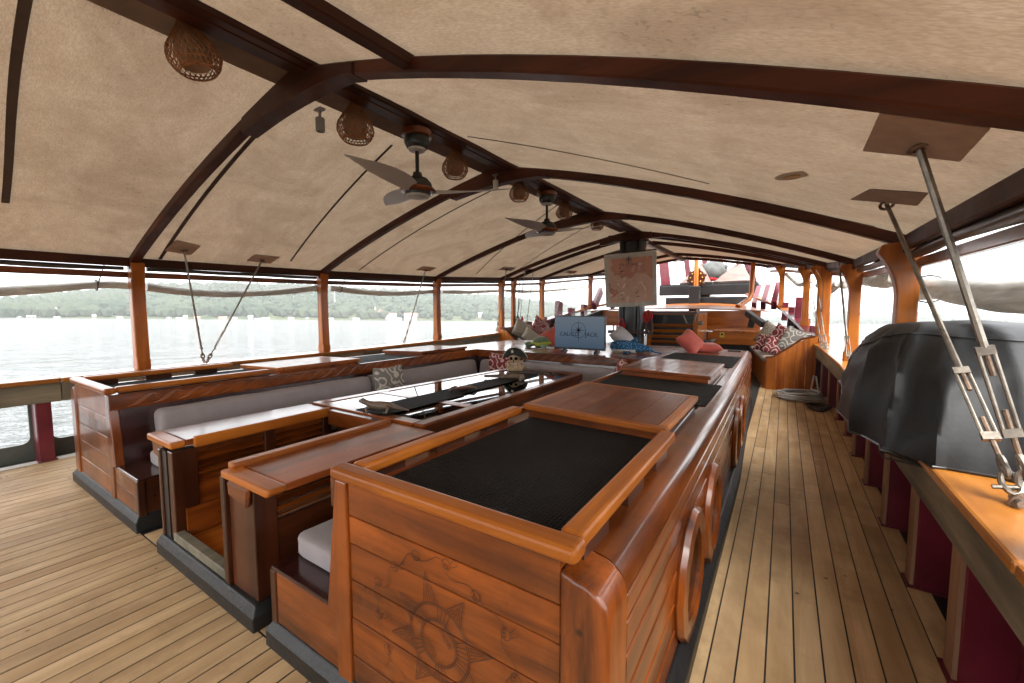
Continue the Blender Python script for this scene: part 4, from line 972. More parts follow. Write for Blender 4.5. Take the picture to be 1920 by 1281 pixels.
# ================================================================ CEILING FANS
def make_fan():
    T = thing('ceiling_fan', 'grey three-blade ceiling fan hanging between the first two rafters', 'fan', (0, 0, 0), 'ceiling fans under the ridge')
    MB().lathe([(0, 0), (.125, 0), (.125, -.045), (.115, -.05), (0, -.05)], 24).build('mount_ring', W['x'], T, smooth=True)
    cn = MB().lathe([(.10, -.05), (.105, -.09), (.085, -.135), (.055, -.155), (0, -.155)], 24).build('canopy', FANB, T, smooth=True)
    MB().lathe([(.05, -.150), (.075, -.142), (.066, -.158), (.04, -.162)], 20).build('canopy_rim', FANG, cn, smooth=True)
    MB().tube([(0, 0, -.15), (0, 0, -.36)], .0165, 10).build('rod', FANB, T, smooth=True)
    MB().lathe([(.02, -.33), (.035, -.335), (.045, -.37), (.085, -.385), (.115, -.42), (.125, -.46), (.12, -.475), (0, -.475)], 24).build('motor', FANB, T, smooth=True)
    MB().lathe([(.118, -.462), (.142, -.468), (.150, -.482), (.138, -.498), (.11, -.503), (0, -.503)], 28).build('hub_band', W['y'], T, smooth=True)
    MB().lathe([(.108, -.503), (.105, -.522), (0, -.522)], 24).build('light_ring', FANB, T, smooth=True)
    MB().lathe([(.1, -.522), (.092, -.536), (.05, -.545), (0, -.547)], 24).build('lamp_shade', FROST, T, smooth=True)
    L = .66; mb = MB()
    def f(u, v):
        r = .12+L*u; ch = (.075+.075*math.sin(math.pi*min(1, (u+.12)*.9)))*(1-max(0, u-.55)**2*3.6); ch = max(ch, .004)
        tw = R(26)*(1-u)**1.4+R(6); a = 2*math.pi*v; c_, t_ = math.cos(a)*ch*.55, math.sin(a)*.007*(1-.6*u)
        sweep = -.12*u*u+.02
        return (r, sweep+c_*math.cos(tw)-t_*math.sin(tw), -.480+c_*math.sin(tw)+t_*math.cos(tw)+.035*u)
    mb.grid(18, 14, f, cv=True); mb.f.append(tuple(17*14+k for k in range(14))); mb.f.append(tuple(range(13, -1, -1)))
    me = mb.mesh('blade', FANG, True, 60)
    for k in range(3):
        o = link('blade', me, T); o.rotation_euler.z = R(120)*k
    return T
fan = make_fan(); fan.location = (.11, 2.57, ridge(2.66)-.105); fan.rotation_euler.z = R(46)
f2 = copy_tree(fan); f2.location = (.11, 4.85, ridge(5)-.105); f2.rotation_euler.z = R(28); f2['label'] = 'grey three-blade ceiling fan hanging farther forward, nearer the mast'
# ================================================================ WICKER LANTERNS
def make_lantern():
    T = thing('wicker_lantern', 'woven wicker lantern tilted under the ridge beside the first knee', 'lantern', (0, 0, 0), 'wicker lanterns along the ridge')
    prof = [(.026, 0), (.034, -.03), (.058, -.075), (.095, -.125), (.125, -.175), (.136, -.215), (.130, -.25), (.108, -.285), (.088, -.305)]
    def rad(t):
        k = t*(len(prof)-1); i = min(int(k), len(prof)-2); f = k-i; a, b = prof[i], prof[i+1]; return a[0]+(b[0]-a[0])*f, a[1]+(b[1]-a[1])*f
    mb = MB(); n = 30
    for sg in (1, -1):
        for k in range(n):
            pts = []
            for j in range(15):
                t = j/14; r, z = rad(t); r += .002*sg*(1 if (j+k) % 2 else -1); a = 2*math.pi*k/n+sg*1.25*t
                pts.append((r*math.cos(a), r*math.sin(a), z))
            mb.tube(pts, .0027, 4)
    for t in (.99, .93, .80, .08, 0):
        r, z = rad(t); mb.tube([(r*math.cos(2*math.pi*k/28), r*math.sin(2*math.pi*k/28), z) for k in range(28)], .0038, 4, closed=True)
    mb.build('basket', WICK, T)
    MB().lathe([(.02, -.04), (.05, -.10), (.085, -.16), (.092, -.21), (.07, -.27)], 18).build('liner', LAMPIN, T, smooth=True)
    mb = MB(); mb.tube([(0, 0, .06), (0, 0, -.02)], .004, 6); mb.tube([(.024*math.cos(a), 0, .012+.024*math.sin(a)) for a in [k*math.pi/8 for k in range(9)]], .003, 5); mb.build('hook', BLACK, T)
    return T
lan = make_lantern()
LL = ['woven wicker lantern tilted under the ridge, aft of the first knee', 'wicker lantern between the first knee and the first fan', 'wicker lantern just forward of the first fan', 'wicker lantern just forward of the second knee', 'wicker lantern between the second fan and the third knee', 'wicker lantern hanging right before the mast']
for k, (y, sc, tx) in enumerate(((1.0, .93, 10), (2.07, .98, 0), (3.20, .93, 0), (4.38, .88, 0), (5.62, .88, 0), (6.9, .82, 0))):
    o = lan if k == 0 else copy_tree(lan)
    o.location = (-.02, y, roof(.02, y)-.012); o.scale = (sc, sc, sc); o.rotation_euler = (R(tx), R(-tx*.9), R(40*k)); o['label'] = LL[k]
# small spot lamps on the knees
def spot(p, label, m):
    T = thing('spot_lamp', label, 'lamp', tuple(p))
    MB().lathe([(0, .0), (.028, 0), (.03, -.005), (.03, -.085), (.024, -.088), (.022, -.07), (0, -.07)], 16, p).build('barrel', m, T, smooth=True)
    MB().tube([Vector(p)+Vector((0, 0, -.005)), Vector(p)+Vector((0, 0, .06))], .009, 8).build('stem', GREYP, T)
    MB().box(p[0]-.035, p[0]+.035, p[1]-.02, p[1]+.02, p[2]+.05, p[2]+.062).build('bracket', GREYP, T)
spot((.06, 1.73, 2.79), 'short grey spot lamp fixed under the first ridge knee', GREYP)
spot((.0, 3.86, 2.93), 'white tubular lamp on the second ridge knee', WHITEP)

# ================================================================ STAYS
def stay(top, bot, label, r=.014, big=1.0, group=None):
    top, bot = Vector(top), Vector(bot); d = (top-bot); L = d.length; d = d.normalized(); s = d.cross(Vector((0, 1, 0))).normalized(); v = d.cross(s)
    T = thing('stay_rod', label, 'rigging', tuple(bot), group); b = big
    at = lambda t: bot+d*t
    MB().tube([at(.52*b), top], r, 8).build('rod', STEEL, T, smooth=True)
    tb = MB().tube([at(.22*b)+s*.019*b, at(.50*b)+s*.019*b], .0065*b, 8); tb.tube([at(.22*b)-s*.019*b, at(.50*b)-s*.019*b], .0065*b, 8)
    for t in (.205, .495): tb.bar(at(t*b), at((t+.03)*b), .048*b, .022*b, v)
    o = tb.build('turnbuckle', STEEL, T)
    MB().tube([at(.11*b), at(.30*b)], .0085*b, 8).build('screw', RUST, o); MB().tube([at(.42*b), at(.54*b)], .0085*b, 8).build('screw', RUST, o)
    sh = MB()
    for k, (t0, rr) in enumerate(((.025, .03), (.085, .027))):
        ax1, ax2 = (s, d) if k == 0 else (v, d)
        sh.tube([at(t0*b+.02)+ax1*math.cos(a)*rr*b*.75+ax2*math.sin(a)*rr*b*1.35 for a in [j*math.pi/7 for j in range(14)]], .0095*b, 7, closed=True)
    sh.tube([at(.03*b)-s*.05*b, at(.03*b)+s*.05*b], .008*b, 7)
    sh.build('shackle', STEEL, T, smooth=True)
    MB().tube([top+s*.03*math.cos(a)+v*.03*math.sin(a)-d*.01 for a in [j*math.pi/5 for j in range(10)]], .008, 6, closed=True).build('top_ring', RUST, T)
    return T
def hit2(px, py):
    p = roofhit(px, py); p.z = roof(p.x, p.y)-.004; return p
cp = Vector((3.455, 2.09, .835))
stay(hit2(1722, 271), cp+Vector((.012, .02, .03)), 'heavy steel stay rod from the large roof patch to the chainplate', .0125, 1.0)
stay(hit2(1662, 381), cp+Vector((-.03, .0, .03)), 'slanting steel stay rod beside the black cover, from the smaller patch', .0108, 1.0)
T = thing('chainplate', 'rusty half-round chainplate bolted to the orange cap rail', 'chainplate', tuple(cp))
MB().prism([(3.40+.055*math.cos(k*math.pi/10)+.055, .829+.055*math.sin(k*math.pi/10)) for k in range(11)], 1, 2.075, 2.087).build('plate', RUST, T, bev=.002)
MB().tube([(3.425, 2.05, .85), (3.425, 2.12, .85)], .012, 8).build('pin', STEEL, T); MB().tube([(3.49, 2.05, .848), (3.49, 2.12, .848)], .014, 8).build('pin', STEEL, T)
def stayL(tp, bp, Xb, label, r=.011):
    b = PX(bp[0], bp[1], Xb); b.z = railz(b.y)+.005; b.x = Xb
    stay(hit2(*tp), b, label, r, .9)
stayL((345, 468), (382, 672), -3.36, 'port-side stay rod leaning aft from the shared rail fitting')
stayL((492, 487), (386, 672), -3.34, 'port-side stay rod leaning forward from the shared rail fitting')
stayL((798, 506), (757, 640), -3.40, 'slanting stay rod crossing the view of the red roofed village')
stayL((950, 504), (931, 626), -3.38, 'stay rod close to the fourth orange post')
stay(hit2(985, 508), (-3.28, 9.35, railz(9.35)), 'thin stay rod with spread foot near the tackle block', .009, .7)
stay(hit2(1000, 508), (-3.2, 9.8, 1.02), 'thin dark stay rod just forward of the tackle block', .009, .7)
stay(hit2(1070, 511), (-2.95, 11.0, 1.35), 'stay rod behind the television pillows', .009, .7)
cpR = [(3.28, 7.75, railz(7.8)), (3.30, 7.9, railz(8)), (3.25, 8.02, railz(8)), (3.28, 8.14, railz(8.1)), (3.24, 7.62, railz(7.7))]
for k, (t_, lb) in enumerate((((1528, 497), 'thin rigging wire, aftmost of the fan beside the sofa end'), ((1535, 503), 'thin rigging wire, second of the fan beside the sofa end'), ((1512, 497), 'thin rigging wire, third of the fan beside the sofa end'), ((1500, 500), 'thin rigging wire, foremost of the fan beside the sofa end'), ((1572, 480), 'stay rod in front of the third stout post'))):
    if k < 4: stay(hit2(*t_), cpR[k], lb, .009, .75)
    else: stay(hit2(*t_), (3.34, 5.55, railz(5.6)), lb, .012, .9)
T = thing('tackle_block', 'dark pulley block with rope tackle hanging beside the fourth post', 'pulley', (-3.15, 9.4, 1.5))
b0 = PX(971, 600, -3.15)
MB().ball(b0+Vector((0, 0, -.02)), (.045, .07, .14), 12, 9).build('block', BLACK, T, smooth=True); MB().ball(b0+Vector((.03, .16, -.05)), (.03, .06, .15), 10, 8).build('red_fender', REDC, T, smooth=True)
mb = MB(); mb.tube([b0+Vector((0, 0, .1)), Vector((b0.x, b0.y+.1, eave(b0.y)))], .008, 6); mb.tube([b0+Vector((0, .12, .05)), Vector((b0.x, b0.y+.3, eave(b0.y)))], .006, 6); mb.tube([b0+Vector((0, .02, -.1)), Vector((-3.2, b0.y+.05, railz(b0.y)))], .01, 6); mb.build('rope', ROPE, T)

# ================================================================ MAST, POSTER
MY = 8.95
T = thing('mast', 'black mast standing behind the framed map', 'mast', (0, MY, 0))
MB().lathe([(.25, .0), (.25, 3.3)], 16, (0, MY, dz(MY))).build('trunk', BLACK, T, smooth=True, ang=15)
for dx in (-.2, .2): MB().tube([(dx, MY-.22, .1), (dx, MY-.22, 3.05)], .035, 10).build('pipe', BLACK, T, smooth=True)
MB().box(-.42, .45, MY-.36, MY-.2, 1.0, 1.06).build('shelf', WD['x'], T, bev=.005)
MB().lathe([(.25, 0), (.30, .0), (.30, .06), (.25, .06)], 20, (0, MY, 2.92)).build('collar', RAFT['x'], T)
for y_ in (MY-.30,): MB().box(-.45, .45, y_-.05, y_+.02, 2.93, 3.06).build('crosspiece', RAFT['x'], T, bev=.006)
YP_ = 8.52
c4 = [PY(1133, 479, YP_), PY(1231, 470, YP_), PY(1232, 573, YP_), PY(1137, 577, YP_)]
PO = thing('map_poster', 'plastic-covered brown map poster with grey tape border hung on the mast', 'poster', tuple((c4[0]+c4[2])/2))
def pq(u, v, o=0): a = c4[0].lerp(c4[1], u); b = c4[3].lerp(c4[2], u); p = a.lerp(b, v); return (p.x, p.y-o, p.z)
def pslab(u0, u1, v0, v1, o0, o1, name, m):
    return MB().hexa([pq(a, b, o0) for a, b in ((u0,v0),(u1,v0),(u1,v1),(u0,v1))]+[pq(a, b, o1) for a, b in ((u0,v0),(u1,v0),(u1,v1),(u0,v1))]).build(name, m, PO)
def mapmat():
    m, nt, b = mat('printed_brown_map'); _, v = coords(nt, (1,1,1), False)
    n = noise_t(nt, v, 1.1, 6, .6, .2); c = ramp(nt, n, [(.42, (.66, .30, .19)), (.475, (.58, .24, .15)), (.49, (.72, .46, .34))]); n2 = noise_t(nt, v, 22, 3, .6)
    c = mixc(nt, ramp(nt, n2, [(.68, (0,0,0)), (.72, (.7,.7,.7))]), c, (.13, .05, .035)); nt.links.new(c, b.inputs[0]); b.inputs['Roughness'].default_value = .6; return m
pslab(.03, .97, .03, .97, 0, .012, 'print', mapmat())
def clear():
    m, nt, b = mat('wrinkled_clear_sheet'); nt.nodes.remove(b); gl = nd(nt, 'BsdfGlossy'); gl.inputs['Roughness'].default_value = .12; tr = nd(nt, 'BsdfTransparent'); tr.inputs[0].default_value = (.96, .96, .95, 1)
    _, v = coords(nt, (1, 1, 1), False); n = noise_t(nt, v, 7, 5, .6, 1.5); bn = nd(nt, 'Bump'); bn.inputs['Strength'].default_value = 1; bn.inputs['Distance'].default_value = .04; nt.links.new(n, bn.inputs['Height']); nt.links.new(bn.outputs[0], gl.inputs['Normal'])
    ms = nd(nt, 'MixShader'); nt.links.new(ramp(nt, n, [(.56, (.06,.06,.06)), (.72, (.4,.4,.4))]), ms.inputs[0]); nt.links.new(tr.outputs[0], ms.inputs[1]); nt.links.new(gl.outputs[0], ms.inputs[2]); nt.links.new(ms.outputs[0], nt.nodes['Material Output'].inputs[0]); return m
CLEAR = clear()
TAPE = plain('silver_tape', (.55, .55, .52), .4, .1, 0, 10, .2, .2)
for a in ((0, 1, 0, .085), (0, 1, .925, 1), (0, .075, .086, .924), (.925, 1, .086, .924)): pslab(*a, -.002, .016, 'tape_border', TAPE)
MB().bar(Vector(pq(.1, -.02)), Vector(pq(1, -.02)), .03, .03).build('batten', BLACK, PO)
me = text_mesh('CALICO JACK', .062); me.materials.append(CHAR); o = link('lettering', me, PO)
pp = Vector(pq(.48, .215, .019)); o.matrix_parent_inverse = PO.matrix_basis.inverted() @ Matrix.Translation(pp) @ Matrix.Rotation(R(90), 4, 'X')
def compass(cx, y, cz, r, w, parent, m, name='compass_mark', axisY=True, up=1.45):
    mb = MB(); nrm = (0, -1, 0)
    mb.ribbon([(cx+r*math.cos(2*math.pi*k/36), y, cz+r*math.sin(2*math.pi*k/36)) for k in range(37)], w, nrm)
    for k in range(8):
        a = k*math.pi/4; L = r*(up if k % 4 == 2 else (1.22 if k % 2 == 0 else .78)); n_ = a+math.pi/2; b_ = w*1.15
        mb.add([(cx+b_*math.cos(n_), y-.0004, cz+b_*math.sin(n_)), (cx+L*math.cos(a), y-.0004, cz+L*math.sin(a)), (cx-b_*math.cos(n_), y-.0004, cz-b_*math.sin(n_))], [(0, 1, 2)])
    mb.ribbon([(cx, y, cz), (cx, y, cz-r*1.5)], w, nrm)
    return mb.build(name, m, parent)
compass(pp.x, pp.y, pp.z+.10, .055, .008, PO, CHAR)
mb = MB(); rnd = random.Random(2)
for (u, v, s) in ((.34, .30, 1.2), (.30, .37, .6), (.36, .43, .7), (.47, .28, .5), (.32, .78, .8), (.36, .83, .7), (.63, .74, 1), (.64, .82, .8)):
    for k in range(4):
        c_ = Vector(pq(u+rnd.uniform(-.03, .03), v+rnd.uniform(-.03, .03), .0165)); mb.add([c_+Vector((rnd.uniform(.005, .03)*s*math.cos(a), 0, rnd.uniform(.004, .016)*s*math.sin(a))) for a in [j*1.05 for j in range(6)]], [(0,1,2,3,4,5)])
mb.build('map_marks', plain('dark_brown_ink', (.10, .035, .025), .6), PO)
mb = MB(); mb.grid(26, 26, lambda u, v: pq(.02+.96*u, .02+.96*v, .024+.026*(noise.noise(Vector((u*3.1+v*2, v*4.7, 3)))+.6)*min(1, 12*min(u, 1-u, v, 1-v)))); mb.build('plastic_cover', CLEAR, PO, smooth=True)
def bundle(c, label, n, seed, dark=True):
    T = thing('red_bundle', label, 'cloth bundle', tuple(c)); rnd = random.Random(seed); mb = MB(); md = MB()
    for k in range(n):
        a0 = rnd.uniform(0, 6.28); r_ = rnd.uniform(.05, .10); cc = Vector(c)+Vector((rnd.uniform(-.09, .09), rnd.uniform(-.05, .05), rnd.uniform(-.06, .08)))
        mb.tube([cc+Matrix.Rotation(a0, 3, 'Z') @ Vector((r_*math.cos(a)*.7, r_*.5*math.sin(a+a0), r_*1.2*math.sin(a))) for a in [j*.57 for j in range(11)]], .013, 7, closed=True)
        if dark: md.tube([cc+Vector((0, 0, -.05)), cc+Vector((rnd.uniform(-.06, .06), 0, -.18)), cc+Vector((rnd.uniform(-.09, .09), 0, -rnd.uniform(.25, .45)))], [.03, .035, .012], 7)
    mb.build('red_loops', REDC, T, smooth=True)
    if dark: md.build('dark_tassels', ROPE, T, smooth=True)
bundle(PY(1212, 598, 8.6), 'bundle of red cloth loops with dark tassels hung under the map', 8, 3)
bundle(PY(1160, 612, 8.6), 'small red cloth bundle hanging against the mast', 5, 4, False)

# ================================================================ TELEVISION
YT = 5.80
a, b_, c_, d_ = PY(1040, 592, YT), PY(1135, 592, YT), PY(1135, 657, YT), PY(1040, 655, YT)
x0, x1, z1, z0 = a.x, b_.x, a.z, max((c_.z+d_.z)/2, .895)
TV = thing('television', 'flat television showing a blue compass logo on the carved trunk', 'television', ((x0+x1)/2, YT, .86))
MB().box(x0, x1, YT, YT+.05, z0, z1).build('casing', BLACK, TV, bev=.006)
def screen():
    m, nt, b = mat('lit_screen'); tc = nd(nt, 'TexCoord'); sp = nd(nt, 'SeparateXYZ'); nt.links.new(tc.outputs['Generated'], sp.inputs[0])
    c = ramp(nt, sp.outputs[2], [(0, (.028, .045, .068)), (.5, (.050, .068, .092)), (1, (.068, .083, .10))])
    b.inputs['Base Color'].default_value = (.01, .01, .01, 1); b.inputs['Roughness'].default_value = .5
    nt.links.new(c, b.inputs['Emission Color']); b.inputs['Emission Strength'].default_value = .40; b.inputs['Specular IOR Level'].default_value = .03; return m
sc_ = MB().box(x0+.012, x1-.012, YT-.003, YT+.002, z0+.03, z1-.012).build('screen', screen(), TV)
xm, zm = (x0+x1)/2, (z0+z1)/2+.02
me = text_mesh('CALICO    JACK.', .088); me.materials.append(CHAR); o = link('lettering', me, sc_); o.matrix_parent_inverse = Matrix.Translation((xm, YT-.0045, zm-.045)) @ Matrix.Rotation(R(90), 4, 'X')
compass(xm-.005, YT-.0042, zm+.02, .115, .006, sc_, CHAR, 'compass_logo')
for dx in (.15, .68): MB().hexa([(x0+dx, YT-.09, .8605), (x0+dx+.03, YT-.09, .8605), (x0+dx+.03, YT+.12, .8605), (x0+dx, YT+.12, .8605), (x0+dx, YT+.0, z0+.01), (x0+dx+.03, YT+.0, z0+.01), (x0+dx+.03, YT+.04, z0+.01), (x0+dx, YT+.04, z0+.01)]).build('foot', BLACK, TV)
pw = thing('power_strip', 'white power strip with cable hanging by the television', 'power strip', tuple(PZ(1030, 654, .86)))
q = PZ(1030, 654, .86); MB().box(q.x-.07, q.x+.08, q.y-.03, q.y+.03, .8605, .895).build('strip_body', WHITEP, pw, bev=.008, seg=2)
MB().tube([(q.x-.06, q.y-.03, .87), (q.x-.07, 5.18, .885), (q.x-.075, 5.185, .80), (q.x-.075, 5.17, .74)], .006, 6).build('cable', WHITEP, pw)
for k in range(3): MB().box(q.x-.03+k*.035, q.x-.01+k*.035, q.y-.012, q.y+.012, .894, .91).build('plug', BLACK, pw)

# ================================================================ PILLOWS
def pillow(loc, w, h, th, rot, m, label, seed=0, name='pillow', cat='pillow'):
    mb = MB(); n = 15
    def f(u, v, s):
        a, b = 2*u-1, 2*v-1; e = ((1-abs(a)**2.6)*(1-abs(b)**2.6)); e = max(0, e)**.42
        pinch = 1-.10*(1-abs(a*b))*max(abs(a), abs(b))**6
        wr = .012*noise.noise(Vector((a*2+seed, b*2, s)))*e
        return (a*w/2*pinch, s*(th/2*e+wr), b*h/2*pinch)
    mb.grid(n, n, lambda u, v: f(u, v, -1)); mb.grid(n, n, lambda u, v: f(u, v, 1))
    me = mb.mesh(name, m, True, 80)
    bm = bmesh.new(); bm.from_mesh(me); bmesh.ops.remove_doubles(bm, verts=bm.verts[:], dist=.0005); bmesh.ops.recalc_face_normals(bm, faces=bm.faces[:]); bm.to_mesh(me); bm.free()
    o = link(name, me); o.location = loc; o.rotation_euler = tuple(R(t) for t in rot); return tag(o, label, cat)
pillow((-1.12, 3.27, .635), .44, .42, .14, (-12, 0, 90), IKG, 'grey and cream patterned pillow on the bench by the glass table', 1)
pillow((-.74, 5.0, .66), .42, .42, .14, (-14, 0, 5), IKR, 'dark red patterned pillow behind the hatted skull', 2)
pillow((1.13, 4.92, .66), .42, .42, .14, (-18, 14, -40), IKR, 'red patterned pillow half hidden beside the greyed hatch', 3)
p = PZ(1163, 651, .86); pillow((p.x, p.y+.1, .86+.155), .38, .38, .15, (-54, 45, 12), SATIN, 'plain silver grey pillow standing on its corner beside the television', 4)
p = PZ(1292, 661, .855); pillow((p.x, p.y+.1, .855+.15), .37, .37, .17, (-56, 44, 6), CORAL, 'coral pillow standing on its corner on the trunk top', 5)
pillow((p.x+.18, p.y+.35, .855+.06), .42, .40, .14, (-88, 0, 20), CORAL, 'coral pillow lying flat behind the upright one', 6)
p = PZ(1033, 651, .86); pillow((p.x-.02, p.y+.12, .86+.16), .36, .36, .14, (-50, 40, -10), CORAL, 'coral pillow tucked behind the television edge', 7)

# ================================================================ PLUSH TOYS AND TABLE ORNAMENTS
p = PZ(1012, 651, .86); T = thing('plush_turtle', 'green plush turtle with lime rim lying on the carved corner', 'plush toy', (p.x, p.y, .86))
def at_(x, y, z): return Vector((p.x, p.y, .86))+Vector((x, y, z))
MB().ball(at_(.02, .02, .085), (.15, .17, .105), 16, 9).build('shell', GREEN, T, smooth=True); MB().lathe([(.13, .0), (.175, .01), (.18, .03), (.155, .045), (.12, .05)], 20, at_(.02, .02, .05)).build('shell_rim', LIME, T, smooth=True)
MB().ball(at_(.02, .0, .05), (.14, .15, .05), 14, 7).build('belly', LIME, T, smooth=True)
MB().ball(at_(-.22, -.03, .05), (.065, .05, .04), 10, 7).build('head', GREEN, T, smooth=True); MB().tube([at_(-.10, 0, .06), at_(-.2, -.02, .05)], .04, 8).build('neck', GREEN, T, smooth=True)
for (x, y, a) in ((-.06, -.17, 200), (.14, -.16, -30), (-.05, .2, 140), (.15, .19, 40)):
    d = Vector((math.cos(R(a)), math.sin(R(a)), -.1)); MB().tube([at_(x*.7, y*.7, .05), at_(x, y, .035)+d*.04, at_(x, y, .025)+d*.11], [.03, .05, .012], 8, flat=.45).build('flipper', GREEN, T, smooth=True)
p = PZ(1183, 662, .86); T = thing('plush_whale_shark', 'blue spotted plush whale shark lying beside the silver pillow', 'plush toy', (p.x, p.y, .86))
ln = [(-.30, .06, .03), (-.27, .075, .075), (-.18, .085, .10), (-.05, .085, .095), (.08, .075, .075), (.2, .065, .05), (.30, .055, .025)]
MB().tube([at_(x, .1*x, z+.01) for x, z, r_ in ln], [r_ for _, _, r_ in ln], 14, flat=.95).build('body', SHARK, T, smooth=True)
MB().tube([at_(x*.95, .1*x-.01, z-.02) for x, z, r_ in ln[:5]], [r_*.8 for _, _, r_ in ln[:5]], 12).build('belly', CREAM, T, smooth=True)
MB().prism([(p.x-.05, .86+.15), (p.x+.09, .86+.14), (p.x+.10, .86+.235), (p.x+.07, .86+.24)], 1, p.y-.015, p.y+.015).build('dorsal_fin', SHARK, T, bev=.012, seg=2)
MB().prism([(p.x+.26, .86+.06), (p.x+.43, .86+.02), (p.x+.45, .86+.005), (p.x+.34, .86+.02), (p.x+.25, .86+.04)], 1, p.y+.0, p.y+.05).build('tail', SHARK, T, bev=.01, seg=2)
MB().prism([(p.x-.12, p.y-.06), (p.x+.02, p.y-.07), (p.x+.04, p.y-.2), (p.x+.0, p.y-.2)], 2, .868, .892).build('side_fin', SHARK, T, bev=.008, seg=2)
# hatted skull
q = PZ(966, 694, .728); q = Vector((-.13, 4.46, .728)); T = thing('pirate_skull', 'carved skull wearing a black pirate hat on the glass table', 'skull', tuple(q))
K = q+Vector((0, 0, .165))
def skf(v):
    if v.z < -.02: v = Vector((v.x*.82, v.y*.9, v.z))
    if v.y < -.04 and -.045 < v.z < .02 and .015 < abs(v.x) < .055: v = v*.72
    if v.y < -.05 and -.06 < v.z < -.02 and abs(v.x) < .014: v = v*.85
    return v
RZ = Matrix.Rotation(R(18), 3, 'Z')
MB().ball(K, (.078, .092, .085), 26, 20, lambda v: RZ @ skf(v)).build('cranium', BONE, T, smooth=True)
MB().ball(K+RZ @ Vector((0, -.04, -.09)), (.05, .05, .04), 14, 9).build('jaw', BONE, T, smooth=True)
for sx in (-1, 1): MB().ball(K+RZ @ Vector((sx*.031, -.076, -.008)), (.022, .018, .021), 10, 7).build('eye_socket', CHAR, T, smooth=True)
MB().ball(K+RZ @ Vector((0, -.086, -.038)), (.01, .01, .014), 8, 6).build('nose_hole', CHAR, T)
for k in range(7): MB().ball(K+RZ @ Vector((-.036+k*.012, -.086+.0012*(k-3)**2, -.074)), (.0055, .006, .012), 7, 5).build('tooth', CREAM, T)
rnd = random.Random(9); mb = MB()
for k in range(46):
    a = rnd.uniform(0, 6.28); z = rnd.uniform(.0, .10); rr = .105*(1-z*2.2)+rnd.uniform(-.01, .012)
    c_ = q+Vector((rr*math.cos(a), rr*math.sin(a), z+.015)); mb.tube([c_, c_+Vector((rnd.uniform(-.03, .03), rnd.uniform(-.03, .03), rnd.uniform(.0, .04)))], [.016, .005], 6)
mb.lathe([(.10, 0), (.10, .03), (.07, .09), (.05, .12)], 14, q); mb.build('shell_ruff', BONE, T)
def hatf(v):
    z = v.z*.22 if v.z < 0 else v.z
    return RZ @ Vector((v.x, v.y*(1-.25*max(0, v.z)/.1), z-.055*(v.x/.16)**2))
HC = K+Vector((0, 0, .04))
ht = MB().ball(HC, (.165, .085, .095), 30, 15, hatf).build('hat', plain('black_felt', (.010, .012, .010), .8), T, smooth=True)
mb = MB(); mb.tube([HC+hatf(Vector((.165*math.sin(a), -.045*math.cos(a), .095*math.cos(a)*.9+.006))) for a in [R(-84+6*k) for k in range(29)]], .005, 6); mb.build('hat_braid', plain('cream_braid', (.55, .50, .40), .7), ht)
sv = []; cst = K+RZ @ Vector((-.015, -.083, .082))
for k in range(10): r_ = .026 if k % 2 == 0 else .011; sv.append(cst+RZ @ Vector((r_*math.sin(k*math.pi/5), -.002, r_*math.cos(k*math.pi/5))))
MB().add(sv+[cst+RZ @ Vector((0, -.008, 0))], [(k, (k+1) % 10, 10) for k in range(10)]).build('hat_star', CREAM, ht)
# carved lizards
def lizard(o, rz, s, label, name):
    T = thing(name, label, 'carving', tuple(o)); M3 = Matrix.Rotation(R(rz), 3, 'Z')
    def L(x, y, z): return Vector(o)+M3 @ Vector((x*s, y*s, z*s))
    mb = MB(); mb.tube([L(-.20, 0, .10), L(-.17, 0, .105), L(-.13, 0, .085), L(-.08, 0, .062), L(0, 0, .055), L(.08, .01, .05), L(.14, .02, .035), L(.21, .0, .022), L(.29, -.02, .014)], [.012*s, .028*s, .026*s, .036*s, .045*s, .040*s, .026*s, .017*s, .005*s], 10)
    mb.build('body', CARV, T, smooth=True)
    for (x, sy, fw_) in ((-.08, 1, -.02), (-.08, -1, -.03), (.08, 1, .03), (.08, -1, .02)): MB().tube([L(x, sy*.03, .05), L(x+fw_, sy*.075, .045), L(x+fw_*.5, sy*.09, .005), L(x+fw_*.5-.03, sy*.10, .006)], [.018*s, .014*s, .011*s, .008*s], 7).build('leg', CARV, T, smooth=True)
    mb = MB()
    for k in range(9): x = -.14+k*.035; mb.add([L(x-.012, 0, .085-.004*k), L(x+.012, 0, .085-.004*k), L(x, 0, .115-.006*k)], [(0, 1, 2)])
    mb.build('crest', CARV, T)
lizard(PZ(712, 771, .732), 33, .78, 'brown carved iguana with raised head on the table runner', 'iguana_carving')
T = thing('crab_carving', 'small flat dark carving lying mid table on the runner', 'carving', tuple(PZ(868, 731, .732))); o = PZ(868, 731, .733)
MB().ball(o+Vector((0, 0, .018)), (.06, .085, .02), 12, 7).build('shell', plain('reddish_carving', (.085, .03, .02), .4, 0, .2, 20, .4), T, smooth=True)
for k in range(8): a = R(25+k*22+(0 if k < 4 else 70)); MB().tube([o+Vector((.05*math.cos(a), .07*math.sin(a), .02)), o+Vector((.10*math.cos(a), .12*math.sin(a), .025)), o+Vector((.13*math.cos(a), .155*math.sin(a), .003))], .006, 5).build('leg', CARV, T)
T = thing('carved_pistol', 'long dark carved pistol lying before the hatted skull', 'carving', tuple(PZ(945, 706, .73)))
a, b = PZ(908, 706, .745), PZ(985, 707, .745); d = (b-a)
MB().tube([a, a+d*.35, a+d*.6, a+d*.8, a+d*.93, b+Vector((0, -.06, 0)), b+Vector((.03, -.16, 0))], [.010, .013, .024, .034, .032, .028, .020], 9).build('stock', CARV, T, smooth=True)
